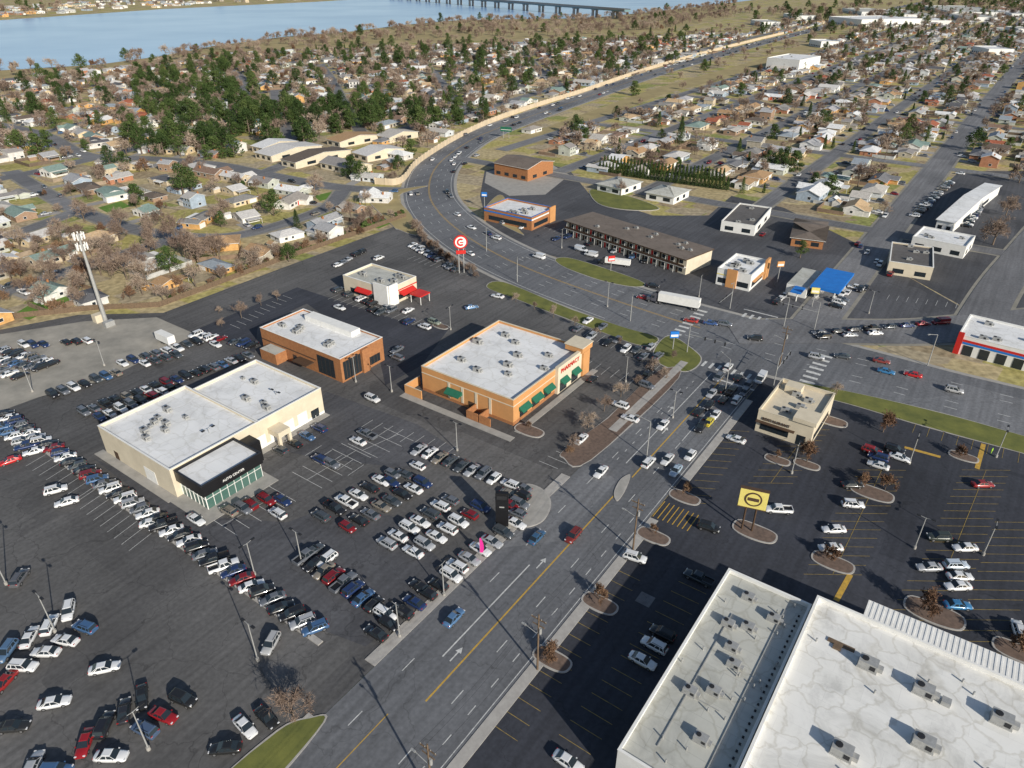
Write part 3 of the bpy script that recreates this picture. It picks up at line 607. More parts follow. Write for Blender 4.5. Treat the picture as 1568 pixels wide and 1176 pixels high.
# ---------------------------------------------------------------- trees
def rdir(r,up=0):
    while 1:
        v=Vector((r.uniform(-1,1),r.uniform(-1,1),r.uniform(-1,1)))
        if 0.1<v.length<1: v.normalize(); v.z+=up; return v.normalized()
def bare(seed,h,spread=1.0,tw=TWIG,leafy=False,far=False):
    r=random.Random(seed); b=MB(); W=.125 if far else .05
    def thin(p,q,w,m):
        d=q-p; s=d.cross(rdir(r)).normalized()*w; b.face([p-s,p+s,q],m)
    def grow(p,d,l,rr,lv):
        q=p+d*l
        if lv<3 or not far: b.cyl(p,q,rr,rr*.65,4 if lv<2 else 3,BARK if lv<2 else tw,False)
        if lv==3:
            for k in range(5 if far else 9):
                t=r.uniform(.1,1); s=p+d*l*t; e=(d*.7+rdir(r,.15)).normalized(); q2=s+e*l*r.uniform(.5,1.0); thin(s,q2,W,tw)
                for kk in range(1 if far else 2): thin(s+(q2-s)*.5,s+(q2-s)*.5+(e+rdir(r)).normalized()*l*.45,W*.85,tw)
                if leafy:
                    for kk in range(1):
                        c=s+(q2-s)*r.random(); a=rdir(r)*.2; bb=rdir(r)*.2; b.face([c-a,c+bb,c+a,c-bb],tw)
            return
        n=5 if lv==0 else 4
        for k in range(n):
            t=r.uniform(.45,1) if lv else r.uniform(.55,1); e=(d*.75+rdir(r,.25)*.85*spread).normalized()
            grow(p+d*l*t,e,l*r.uniform(.62,.88),rr*.55,lv+1)
    grow(Vector((0,0,0)),Vector((0,0,1)),h*.32,h*.022,0)
    return b.mesh('bare_tree')
def evergreen(seed,h,w,trunk=.2,n=34):
    r=random.Random(seed); b=MB(); b.cyl((0,0,0),(0,0,h*.8),.03*h,.01*h,6,BARK)
    for i in range(n):
        t=r.uniform(trunk,1); zr=math.sin(min(1,(1-t)*1.25+.15)*math.pi*.5)*w*.5; an=r.uniform(0,6.28); rr=zr*math.sqrt(r.random())
        c=Vector((math.cos(an)*rr,math.sin(an)*rr,h*t)); cr=r.uniform(.12,.24)*w
        if i%3==0: b.cyl((0,0,c.z*.75),c,.012*h,.005*h,3,BARK,False)
        for k in range(60):
            d=rdir(r); p=c+Vector((d.x,d.y,d.z*.7))*cr*r.uniform(.55,1.1); a=rdir(r)*r.uniform(.14,.34); s=a.cross(d).normalized()*r.uniform(.14,.3) if a.cross(d).length>1e-3 else rdir(r)*.2
            b.face([p-a,p+s,p+a,p-s],LEAFG)
    return b.mesh('evergreen')
def conifer(seed,h,w):
    r=random.Random(seed); b=MB(); b.cyl((0,0,0),(0,0,h*.95),.02*h,.004*h,5,BARK)
    n=int(h*7)
    for i in range(n):
        t=.08+.92*(i/n); L=(1-t)**.85*w*.5*r.uniform(.75,1.15)+.15; an=i*2.4+r.uniform(-.3,.3); z=h*t
        p=Vector((0,0,z)); q=Vector((math.cos(an)*L,math.sin(an)*L,z-L*.25))
        for k in range(26):
            tt=r.uniform(.15,1)**.7; c=p.lerp(q,tt)+rdir(r)*.14*w*(.35+.5*(1-t)); a=rdir(r)*r.uniform(.12,.28); s=rdir(r)*r.uniform(.12,.24); b.face([c-a,c+s,c+a,c-s],LEAFG)
    return b.mesh('conifer')
BT=[bare(s,h,sp) for s,h,sp in ((1,10,1.0),(2,12,.85),(3,8.5,1.2),(4,11,1.0))]
BF=[bare(s,h,sp,far=True) for s,h,sp in ((41,11,1.05),(42,13,.95),(43,10,1.2))]
RT=[bare(8,6.5,1.0,TWIGR,True),bare(9,8,1.1,TWIGR,True)]
EV=[evergreen(5,11,9),evergreen(6,9,8,.12),evergreen(7,13,9,.25)]
CO=[conifer(21,12,6),conifer(22,8,3)]
SH=[evergreen(31,2.2,2.4,.05)]
TREEN={'b':('bare_tree',BT),'r':('russet_tree',RT),'e':('evergreen_tree',EV),'c':('conifer_tree',CO),'s':('shrub',SH)}
TWX,TWY=P(163,495)
def tree(x,y,k,sc=1):
    n,l=TREEN[k]
    if k=='b' and y>380: l=BF
    if k in 'ec' and abs(PR(x,y)[0]-140)<45 and 330<PR(x,y)[1]<480: return
    s=sc*R.uniform(.75,1.25); put(R.choice(l),n,x,y,0,R.uniform(0,6.28),(s,s,s*R.uniform(.9,1.1)))
def scatter(poly,n,kinds,wts,sc=1,chk=None):
    W=[P(*p) for p in poly]; x0=min(p[0] for p in W);x1=max(p[0] for p in W);y0=min(p[1] for p in W);y1=max(p[1] for p in W)
    c=0;it=0
    while c<n and it<n*40:
        it+=1; x=R.uniform(x0,x1);y=R.uniform(y0,y1)
        if inpoly(x,y,W) and vis(x,y) and not(chk and chk(x,y)): tree(x,y,R.choices(kinds,wts)[0],sc); c+=1
# ---------------------------------------------------------------- houses
def gable(b,x0,x1,y0,y1,zw,rise,axis='x',ov=.5,th=.16,wall=HWALL,roof=HROOF):
    b.box(x0,x1,y0,y1,0,zw,wall)
    if axis=='x':
        ym=(y0+y1)/2; zr=zw+rise; sl=rise/((y1-y0)/2)
        for x in (x0,x1): b.face([(x,y0,zw),(x,y1,zw),(x,ym,zr)],wall)
        for s,ye in ((-1,y0-ov),(1,y1+ov)):
            ze=zw-ov*sl+.05; z2=zr+.05
            a=[(x0-ov,ye,ze),(x1+ov,ye,ze),(x1+ov,ym,z2),(x0-ov,ym,z2)]; c=[(p[0],p[1],p[2]+th) for p in a]
            b.face(c,roof); b.face(a,WHITE)
            for i in range(4): j=(i+1)%4; b.face([a[i],a[j],c[j],c[i]],WHITE)
    else:
        xm=(x0+x1)/2; zr=zw+rise; sl=rise/((x1-x0)/2)
        for y in (y0,y1): b.face([(x0,y,zw),(x1,y,zw),(xm,y,zr)],wall)
        for s,xe in ((-1,x0-ov),(1,x1+ov)):
            ze=zw-ov*sl+.05; z2=zr+.05
            a=[(xe,y0-ov,ze),(xe,y1+ov,ze),(xm,y1+ov,z2),(xm,y0-ov,z2)]; c=[(p[0],p[1],p[2]+th) for p in a]
            b.face(c,roof); b.face(a,WHITE)
            for i in range(4): j=(i+1)%4; b.face([a[i],a[j],c[j],c[i]],WHITE)
def hip(b,x0,x1,y0,y1,zw,rise,ov=.6,wall=HWALL,roof=HROOF):
    b.box(x0,x1,y0,y1,0,zw,wall); X0,X1,Y0,Y1=x0-ov,x1+ov,y0-ov,y1+ov; ym=(Y0+Y1)/2; d=(Y1-Y0)/2
    z=zw+.01; zr=zw+rise; A=(X0,Y0,z);B=(X1,Y0,z);C=(X1,Y1,z);D=(X0,Y1,z);E=(X0+d,ym,zr);G=(X1-d,ym,zr)
    up=lambda p:(p[0],p[1],p[2]+.15)
    A2,B2,C2,D2=map(up,(A,B,C,D))
    for f in ([A2,B2,G,E],[B2,C2,G],[C2,D2,E,G],[D2,A2,E]): b.face(f,roof)
    b.face([A,B,C,D],WHITE)
    for p,q,p2,q2 in ((A,B,A2,B2),(B,C,B2,C2),(C,D,C2,D2),(D,A,D2,A2)): b.face([p,q,q2,p2],WHITE)
def win(b,x,y,nx,ny,w=1.5,z0=1.0,z1=2.1,m=None):
    m=m or GLASS
    if ny: b.box(x-w/2-.1,x+w/2+.1,min(y,y+ny*.04),max(y,y+ny*.04),z0-.1,z1+.1,WHITE); b.box(x-w/2,x+w/2,min(y,y+ny*.06),max(y,y+ny*.06),z0,z1,m)
    else: b.box(min(x,x+nx*.04),max(x,x+nx*.04),y-w/2-.1,y+w/2+.1,z0-.1,z1+.1,WHITE); b.box(min(x,x+nx*.06),max(x,x+nx*.06),y-w/2,y+w/2,z0,z1,m)
def house(kind):
    b=MB()
    if kind==0:
        gable(b,-7.5,7.5,-4.3,4.3,2.7,1.5)
        for x in (-5,-1.5): win(b,x,-4.3,0,-1,1.9)
        b.box(.6,1.6,-4.36,-4.3,.1,2.1,BROWN); b.box(3.2,6.4,-4.36,-4.3,.05,2.2,WHITE)
        b.box(-2.5,-1.7,1.2,2.0,3,4.9,BRICKO); b.box(2,6,4.3,7,2.3,2.45,WHITE); b.cyl((2.2,6.8,0),(2.2,6.8,2.3),.08,.08,5,WHITE); b.cyl((5.8,6.8,0),(5.8,6.8,2.3),.08,.08,5,WHITE)
    elif kind==1:
        gable(b,-7,7,-3.5,4.5,2.8,1.6); gable(b,1.2,6.8,-7.5,-1,2.7,1.35,'y'); win(b,-4.5,-3.5,0,-1,2); win(b,-1.5,-3.5,0,-1,1.4); b.box(.0,.9,-3.56,-3.5,.1,2.1,RED)
        b.box(1.9,6.1,-7.56,-7.5,.05,2.2,WHITE); b.box(-4.5,-3.8,2,2.7,3,5,BRICKO)
    elif kind==2:
        hip(b,-7.5,7.5,-4.8,4.8,2.7,1.9); win(b,-5,-4.8,0,-1,2.2); win(b,-2,-4.8,0,-1,1.5); b.box(.2,1.2,-4.86,-4.8,.1,2.1,BROWN); b.box(2.5,6.8,-4.86,-4.8,.05,2.2,WHITE)
        b.cyl((3,1,3),(3,1,4.6),.15,.15,6,STEEL)
    elif kind==3:
        gable(b,-5.5,5.5,-4,4,2.8,1.7,'y'); b.box(5.9,9.5,-3.5,3,2.35,2.5,HROOF)
        for yy in (-3.3,2.8): b.cyl((9.3,yy,0),(9.3,yy,2.35),.08,.08,5,WHITE)
        win(b,-3,-4,0,-1,1.8); win(b,3,-4,0,-1,1.8); b.box(-.5,.5,-4.06,-4,.1,2.1,BROWN); gable(b,-9.5,-6.8,4,8,2.1,.7,'y',.25)
    elif kind==4:
        gable(b,-8.5,8.5,-5,5,3.0,1.8); gable(b,-8,-2,-8,-1,2.9,1.5,'y')
        for x in (1,4,6.8): win(b,x,-5,0,-1,1.7)
        b.box(-7.2,-2.8,-8.06,-8,.05,2.3,WHITE); b.box(-.8,.2,-5.06,-5,.1,2.1,BROWN); gable(b,4,8,9,13,2.3,1,'x',.3)
    elif kind==5: # low-pitched L with flat patio roof
        gable(b,-8,3,-4,4,2.6,.9); gable(b,3.01,8,-5.5,6,2.6,.8,'y'); b.box(-6,1,4.05,7.5,2.25,2.4,WHITE)
        for x in (-5.8,.8): b.cyl((x,7.3,0),(x,7.3,2.25),.08,.08,5,WHITE)
        win(b,-5,-4,0,-1,2.2); win(b,-1.5,-4,0,-1,1.5); b.box(1,1.9,-4.06,-4,.1,2.1,BROWN); b.box(3.6,7.4,-5.56,-5.5,.05,2.2,WHITE)
    else: # two storey with attached single storey
        gable(b,-5,3.5,-4.2,4.2,5.2,1.7); gable(b,3.52,9,-4,3.5,2.6,1.1)
        for z in (1.0,3.6):
            for x in (-3.4,-.4,2.2): win(b,x,-4.2,0,-1,1.2,z,z+1.2)
        b.box(4.3,8.3,-4.06,-4,.05,2.2,WHITE); b.box(-4.2,-3.5,1,1.7,5.4,7.6,BRICKO)
    for x,nx in {0:((-7.5,-1),(7.5,1)),2:((-7.5,-1),(7.5,1)),1:((-7,-1),(7,1)),3:((-5.5,-1),(5.5,1)),4:((-8.5,-1),(8.5,1)),5:((-8,-1),(8,1)),6:((-5,-1),(9,1))}[kind]:
        win(b,x,.8,nx,0,1.3)
    yb={0:4.3,1:4.5,2:4.8,3:4,4:5,5:4,6:4.2}[kind]
    win(b,-3.5,yb,0,1,1.6); win(b,.5,yb,0,1,1.2)
    if kind<5:
        for k in range(3): x=-3+k*2.6; zz=3.6 if kind!=3 else 3.4; b.cyl((x,1.5,zz),(x,1.5,zz+.9),.07,.07,5,STEEL)
    return b.mesh('house')
HM=[house(k) for k in range(7)]
FENC=randmat('fence_boards',[(0.24,0.17,0.12),(0.5,0.5,0.48),(0.16,0.12,0.09),(0.34,0.27,0.2)],0.9,1.3)
def fencem():
    b=MB()
    for x0,x1,y0,y1 in ((-9.5,9.5,15,15.07),(-9.57,-9.5,3,15.07),(9.5,9.57,3,15)): b.box(x0,x1,y0,y1,0,1.75,FENC)
    for k in range(8): b.box(-9.5+k*2.7,-9.38+k*2.7,14.9,15,0,1.9,FENC)
    return b.mesh('fence')
FM=fencem()
cells={}
def addc(x,y): cells.setdefault((int(x//20),int(y//20)),[]).append((x,y))
def near(x,y,d):
    i,j=int(x//20),int(y//20)
    for a in (i-1,i,i+1):
        for c in (j-1,j,j+1):
            for p in cells.get((a,c),()):
                if (p[0]-x)**2+(p[1]-y)**2<d*d: return True
    return False
road={}
def addr(x,y,w): road.setdefault((int(x//30),int(y//30)),[]).append((x,y,w))
for q,w,h,sp in STREETS:
    for p in resample(q,5): addr(p[0],p[1],w/2)
for p in resample(HW,5): addr(p[0],p[1],16)
def onroad(x,y,m):
    i,j=int(x//30),int(y//30)
    for a in (i-1,i,i+1):
        for c in (j-1,j,j+1):
            for p in road.get((a,c),()):
                if (p[0]-x)**2+(p[1]-y)**2<(p[2]+m)**2: return True
    return False
KO=[LOT,LOT2,RIVERW,PARKW,[P(*p) for p in LOTC],[P(*p) for p in LOTE],[P(*p) for p in VG],[P(*p) for p in [(375,262),(365,210),(560,193),(600,275)]],[P(*p) for p in [(880,285),(900,262),(1125,275),(1130,330),(900,330)]],[P(*p) for p in [(740,215),(835,222),(870,250),(900,300),(720,320)]],[P(*p) for p in [(1080,330),(1110,300),(1300,310),(1340,400),(1200,400)]]]
def ko(x,y): return any(inpoly(x,y,k) for k in KO)
def inside_house(x,y): return near(x,y,7.5)
drv=MB(); cnt=0
TP=[]
def yardtrees(x,y,n,r=14):
    for _ in range(n): TP.append((x+R.uniform(-r,r),y+R.uniform(-r,r)))
def hsc(lo,hi):
    s=R.uniform(lo,hi); return (s*R.uniform(.85,1.2)*R.choice((-1,1)),s*R.uniform(.9,1.12),s*R.uniform(.92,1.12))
for q,w,h,sp in STREETS:
    if not h: continue
    s=resample(q,sp); ns=normals(s)
    for p,n in zip(s,ns):
        for side in (-1,1):
            o=w/2+12.5+R.uniform(-1.5,3); x=p[0]+n[0]*side*o+R.uniform(-2,2); y=p[1]+n[1]*side*o+R.uniform(-2,2)
            if not vis(x,y) or ko(x,y) or near(x,y,17) or onroad(x,y,8): continue
            far=y>1300
            if R.random()<.04: continue
            d=(-n[0]*side,-n[1]*side); rot=math.atan2(d[1],d[0])+math.pi/2+R.choice((0,0,0,0,math.pi/2))+R.uniform(-.04,.04)
            k=R.choices(range(7),[3,3,3,2,1.5,2,1])[0]; S=hsc(.85,1.08); fl=1 if S[0]>0 else -1
            put(HM[k],'house',x,y,0,rot,S); addc(x,y); cnt+=1
            r0=math.atan2(d[1],d[0])+math.pi/2; lx=(math.cos(r0),math.sin(r0))
            if not far:
                gx=4.2*fl; cx=x+lx[0]*gx;cy=y+lx[1]*gx
                pts=[]
                for aa,bb in ((-2.6,3),(2.6,3),(2.6,o-w/2),(-2.6,o-w/2)): pts.append((cx+lx[0]*aa+d[0]*bb,cy+lx[1]*aa+d[1]*bb,0.026))
                drv.face(pts,DRIVE)
                if R.random()<.65: carxy(cx+d[0]*9,cy+d[1]*9,math.atan2(d[1],d[0]))
                if R.random()<.3:
                    e=R.uniform(-8,2); carxy(p[0]+n[0]*side*(w/2-1.2)+lx[0]*e,p[1]+n[1]*side*(w/2-1.2)+lx[1]*e,math.atan2(lx[1],lx[0]))
                if R.random()<.5: put(FM,'garden_fence',x,y,0,r0)
            yardtrees(x,y,R.choice((1,2,3,3)) if y<1500 else R.choice((0,1,2)))
def fill(poly,tries,d=17.5):
    global cnt
    W=[P(*p) for p in poly]; x0=min(p[0] for p in W);x1=max(p[0] for p in W);y0=min(p[1] for p in W);y1=max(p[1] for p in W)
    for _ in range(tries):
        x=R.uniform(x0,x1);y=R.uniform(y0,y1)
        if not inpoly(x,y,W) or not vis(x,y) or near(x,y,d) or ko(x,y) or onroad(x,y,8): continue
        put(HM[R.randrange(7)],'house',x,y,0,GA+R.choice((0,1,2,3))*math.pi/2+R.uniform(-.05,.05),hsc(.65,.98)); addc(x,y); cnt+=1; yardtrees(x,y,R.choice((1,2,2)))
fill([(-100,125),(380,82),(1000,60),(1130,70),(900,130),(700,203),(610,275),(640,325),(430,392),(240,462),(-100,485)],9000,16.5)
fill([(860,212),(1010,152),(1290,58),(1568,0),(1700,0),(1700,260),(1400,300),(1300,305),(1110,285),(1060,262),(870,262)],9000,16.5)
drv.obj('driveways')
for x,y in TP:
    if onroad(x,y,.5) or inside_house(x,y) or ko(x,y): continue
    tree(x,y,R.choices('brecs',[60,6,15,9,10])[0],R.uniform(.65,1.15))
bad=lambda x,y: onroad(x,y,1) or inside_house(x,y) or ko(x,y)
bad2=lambda x,y: onroad(x,y,1) or inside_house(x,y)
scatter([(-100,150),(380,80),(700,70),(1000,60),(1000,110),(700,180),(400,240),(-100,240)],800,'berc',[64,24,6,6],1.15,bad)
scatter([(200,135),(330,95),(380,110),(400,180),(370,215),(330,200),(220,190)],120,'eb',[6,2],1.2,bad)
scatter([(380,170),(560,160),(740,185),(640,205),(560,200),(400,235)],110,'ebc',[8,2,1],1.2,bad2)
scatter([(190,215),(390,190),(410,235),(330,245),(200,240)],32,'eb',[6,1],1.2,bad)
scatter(PARK,700,'bre',[88,7,4],1.3,lambda x,y:inpoly(x,y,RIVERW))
scatter([(900,60),(1568,0),(1568,180),(1200,250),(950,260)],560,'berc',[66,13,7,8],1.05,bad)
scatter([(0,6),(480,-12),(700,-22),(480,-2),(250,10),(0,28)],160,'be',[5,1],2.0,None)
scatter([(1100,20),(1568,-5),(1568,40),(1250,55)],260,'be',[5,2],1.7,bad)
scatter([(-60,380),(250,330),(400,390),(240,465),(-60,480)],45,'bbr',[5,3,1],1.1,bad)
for _ in range(160):
    u=R.uniform(-50,700); v=(30-u*.06)-R.uniform(3,18); x,y=P(u,max(v,-25)); put(R.choice(HM),'house',x,y,0,R.uniform(0,3),1.5)
for ln in ([P(918,264),P(1000,276),P(1118,292)],[P(925,256),P(1010,266),P(1110,278)]):
    for p in resample(ln,2.0): put(CO[1],'hedge_conifer',p[0],p[1],0,R.uniform(0,6),(.85,.85,.85*R.uniform(.85,1.1)))
q=resample([P(632,348),P(650,372),P(700,410),P(735,428)],2.5)
for p in q: tree(p[0],p[1],R.choice('bbr'),.5)
q=resample([P(1000,568),P(935,620),P(905,650),P(870,692)],9)
for p in q: tree(p[0],p[1],'b',.5)
q=resample([P(790,462),P(860,492),P(960,530)],9)
for p in q: tree(p[0],p[1],'b',.42)
for u,v,k,s in [(452,1105,'b',.8),(845,1005,'r',.8),(918,920,'r',.65),(1050,755,'r',.65),(1000,815,'r',.5),(1190,700,'r',.45),(1320,745,'r',.75),(1355,750,'r',.7),(1272,858,'r',.75),(1235,708,'r',.7),(1352,662,'r',.7),(1470,700,'r',.65),(1415,935,'r',.9),(1560,1000,'r',.75),(1280,605,'b',.6),(1262,640,'r',.4),(1020,580,'b',.65),(1030,548,'b',.5),(340,500,'b',.5),(370,487,'b',.5),(400,468,'b',.5),(425,460,'b',.45),(335,480,'b',.45),(1225,395,'e',.5),(870,695,'r',.3),(810,655,'r',.3),(540,272,'e',1.1),(552,276,'e',.9),(610,262,'e',.9),(630,238,'e',1),(700,190,'e',1),(740,185,'e',1.1),(655,225,'b',1),(1200,265,'e',1.1),(1215,262,'e',1),(1175,260,'e',.9),(1190,258,'e',1),(1520,375,'b',1.6),(1540,330,'b',1.6),(1560,280,'b',1.4),(230,350,'b',1.3),(250,345,'b',1.2),(130,340,'b',1.2),(70,300,'r',.8),(120,470,'b',1.1),(210,410,'b',1.1),(270,440,'r',.7),(550,360,'r',.6),(370,420,'r',.8),(560,350,'s',1.5),(300,440,'b',.8),(410,190,'e',1.2),(425,186,'e',1.2),(330,235,'e',1.2),(345,225,'e',1.2),(300,225,'e',1.1),(950,300,'b',.6)]:
    x,y=P(u,v); tree(x,y,k,s)
x0,y0=P(250,470);x1,y1=P(625,330)
for _ in range(80):
    t=R.random(); tree(x0+(x1-x0)*t+R.uniform(-1,1)-3,y0+(y1-y0)*t+3,R.choice('srsbb'),R.uniform(.3,.7))
# ---------------------------------------------------------------- commercial buildings
def rectab(c,z):
    q=[PA(u,v,z) for u,v in c]; a=sorted(p[0] for p in q); b=sorted(p[1] for p in q)
    return ((a[0]+a[1])/2,(a[2]+a[3])/2,(b[0]+b[1])/2,(b[2]+b[3])/2)
def sb(b,hx,hy,side,t0,t1,z0,z1,d,m):
    if side=='a1': b.box(hx,hx+d,-hy+2*hy*t0,-hy+2*hy*t1,z0,z1,m)
    if side=='a0': b.box(-hx-d,-hx,-hy+2*hy*t0,-hy+2*hy*t1,z0,z1,m)
    if side=='b0': b.box(-hx+2*hx*t0,-hx+2*hx*t1,-hy-d,-hy,z0,z1,m)
    if side=='b1': b.box(-hx+2*hx*t0,-hx+2*hx*t1,hy,hy+d,z0,z1,m)
def glaz(b,hx,hy,side,t0,t1,z0,z1,n,fr=DKGREY):
    sb(b,hx,hy,side,t0,t1,z0,z1,.05,fr); L=(2*hy if side[0]=='a' else 2*hx); e=.08/L
    for i in range(n):
        a=t0+(t1-t0)*i/n+e; c=t0+(t1-t0)*(i+1)/n-e; sb(b,hx,hy,side,a,c,z0+.08,z1-.08,.08,GLASS)
def acunit(b,x,y,z,s=1.0,r=R):
    b.box(x-1.3*s,x+1.3*s,y-.9*s,y+.9*s,z,z+.25,STEEL); b.box(x-1.2*s,x+1.2*s,y-.8*s,y+.8*s,z+.25,z+1.35*s,STEEL)
    b.cyl((x-.5*s,y,z+1.35*s),(x-.5*s,y,z+1.5*s),.45*s,.45*s,10,DKGREY); b.box(x+.3*s,x+1.0*s,y-.82*s-.02,y-.8*s,z+.4,z+1.1*s,DKGREY); b.box(x+1.2*s,x+1.9*s,y-.4*s,y+.4*s,z+.2,z+.9*s,STEEL)
def shell(b,hx,hy,h,wall,roof,par=.6,trim=WHITE,cx=0,cy=0,th=.3,base=0):
    b.box(cx-hx,cx+hx,cy-hy,cy+hy,base,h-par,wall,roof)
    for x0,x1,y0,y1 in ((-hx,hx,-hy,-hy+th),(-hx,hx,hy-th,hy),(-hx,-hx+th,-hy+th,hy-th),(hx-th,hx,-hy+th,hy-th)):
        b.box(cx+x0,cx+x1,cy+y0,cy+y1,h-par,h,wall)
    e=.06
    for x0,x1,y0,y1 in ((-hx-e,hx+e,-hy-e,-hy+th+e),(-hx-e,hx+e,hy-th-e,hy+e),(-hx-e,-hx+th+e,-hy+th+e,hy-th-e),(hx-th-e,hx+e,-hy+th+e,hy-th-e)):
        b.box(cx+x0,cx+x1,cy+y0,cy+y1,h,h+.1,trim)
def place(b,name,rc,rot=None):
    x,y=XY((rc[0]+rc[1])/2,(rc[2]+rc[3])/2); return b.obj(name,x,y,0,GA if rot is None else rot)
def half(rc): return (rc[1]-rc[0])/2,(rc[3]-rc[2])/2
def text(s,parent,side,hx,hy,t,z,size,m):
    cu=bpy.data.curves.new('lettering','FONT'); cu.body=s; cu.size=size; cu.extrude=.06; cu.align_x='CENTER'; cu.materials.append(m)
    o=bpy.data.objects.new('lettering',cu); COL.objects.link(o); o.parent=parent
    if side=='a1': o.location=(hx+.12,-hy+2*hy*t,z); o.rotation_euler=(math.pi/2,0,math.pi/2)
    else: o.location=(-hx+2*hx*t,-hy-.12,z); o.rotation_euler=(math.pi/2,0,0)
    return o
def awning(b,hx,y0,y1,z,d=1.4,side='a1',m=GREENA):
    if side=='a1': b.face([(hx+.1,y0,z+1.0),(hx+.1,y1,z+1.0),(hx+d,y1,z),(hx+d,y0,z)],m); b.face([(hx+d,y0,z),(hx+d,y1,z),(hx+d,y1,z-.3),(hx+d,y0,z-.3)],m); b.face([(hx+.1,y0,z+1),(hx+d,y0,z),(hx+.1,y0,z)],m); b.face([(hx+.1,y1,z+1),(hx+d,y1,z),(hx+.1,y1,z)],m)
    else: b.face([(y0,-hx-.1,z+1.0),(y1,-hx-.1,z+1.0),(y1,-hx-d,z),(y0,-hx-d,z)],m); b.face([(y0,-hx-d,z),(y1,-hx-d,z),(y1,-hx-d,z-.3),(y0,-hx-d,z-.3)],m); b.face([(y0,-hx-.1,z+1),(y0,-hx-d,z),(y0,-hx-.1,z)],m); b.face([(y1,-hx-.1,z+1),(y1,-hx-d,z),(y1,-hx-.1,z)],m)
# dealership
rc=rectab([(145,650),(385,547),(503,600),(247,712)],7.5); hx,hy=half(rc); b=MB()
st=3.2; ym=-hy+2*hy*.54
shell(b,hx,(ym+hy)/2,7.5,CREAM,ROOFW,.6,WHITE,0,-hy+(ym+hy)/2)
shell(b,hx-st/2,(hy-ym)/2-.01,7.5,CREAM,ROOFW,.6,WHITE,st/2,ym+(hy-ym)/2+.01)
for i in range(14): acunit(b,R.uniform(-hx+5,hx-3),R.uniform(-hy+3,hy-3) ,6.9,R.uniform(.45,.8))
sb(b,hx,hy,'a1',.5,1,.0,.8,.06,WHITE)
for t in (.5,.6,.7,.8): sb(b,hx,hy,'a1',t,t+.07,.1,3.6,.08,WHITE)
glaz(b,hx,hy,'a1',.9,.96,.1,2.6,2)
sb(b,hx,hy,'b0',.15,.21,.1,2.3,.06,BROWN); sb(b,hx,hy,'b0',.6,.75,.1,3.6,.06,WHITE)
s=rectab([(238,706),(332,660),(382,684),(292,738)],6.6); cx=(s[0]+s[1])/2-(rc[0]+rc[1])/2; cy=(s[2]+s[3])/2-(rc[2]+rc[3])/2; sx,sy=half(s)
x0=hx+.01; x1=max(cx+sx,hx+10); y0,y1=cy-sy,cy+sy; cxx=(x0+x1)/2; sxx=(x1-x0)/2
b.box(x0,x1-1.0,y0+.8,y1-.2,0,4.2,GLASSG); shell(b,sxx,sy,7.0,BLACK,ROOFW,.5,DKGREY,cxx,cy,.3,4.2)
for k in range(9): yy=y0+.8+(y1-y0-1.0)*k/8; b.box(x1-1.0,x1-.88,yy-.05,yy+.05,0,4.2,WHITE)
for k in range(7): xx=x0+(x1-1.0-x0)*k/6; b.box(xx-.05,xx+.05,y0+.68,y0+.8,0,4.2,WHITE)
b.box(x1-1.0,x1-.9,y0+.8,y1-.2,2.6,2.7,WHITE); b.box(x0,x1-1,y0+.7,y0+.8,2.6,2.7,WHITE)
b.box(x0,x1+3,y0-2.5,y1+1,0,.12,CONC); b.box(-hx-1.5,hx,-hy-2.2,-hy,0,.12,CONC); b.box(hx,hx+2,y1+1,hy,0,.12,CONC)
b.box(x0+.2,x0+4,y1+.3,y1+4,0,5.6,BLACK); b.box(hx,hx+4,y1+9,y1+12.5,3.2,4.6,CREAM)
for xx,yy in ((hx+3.7,y1+9.3),(hx+3.7,y1+12.2)): b.box(xx-.35,xx+.35,yy-.35,yy+.35,0,3.2,CREAM)
o=place(b,'car_dealership',rc); t=text('AUTO CENTER',o,'a1',x1,sy,.5,5.1,.8,WHITE); t.location=(x1+.1,cy,5.3)
# office
rc=rectab([(397,502),(468,471),(581,518),(522,550)],7.5); hx,hy=half(rc); b=MB(); shell(b,hx,hy,7.5,BRICKO,ROOFW,.5)
b.box(-hx+6,hx-8,hy-4.5,hy-1,6.9,8.6,WHITE)
for i in range(6): acunit(b,R.uniform(-hx+3,hx-3),R.uniform(-hy+2,hy-6),6.95,.8)
glaz(b,hx,hy,'b0',.72,.92,.5,6.2,4,BROWN); glaz(b,hx,hy,'a1',.05,.45,.5,6.2,6,BROWN); glaz(b,hx,hy,'a1',.6,.9,.8,3.4,4,BROWN)
for t in (.1,.25,.4,.55): glaz(b,hx,hy,'b0',t,t+.05,1,2.8,1,BROWN)
sb(b,hx,hy,'b0',0,.7,3.9,4.2,.1,BROWN); sb(b,hx,hy,'a1',.45,.6,0,7.3,.9,BRICKO); b.box(-hx+4,-hx+11,-hy-4,-hy-.11,0,3.4,BRICKO,ROOFG); b.box(-hx+17,-hx+23,-hy-3,-hy,2.8,3.1,BROWN)
place(b,'brick_office_building',rc)
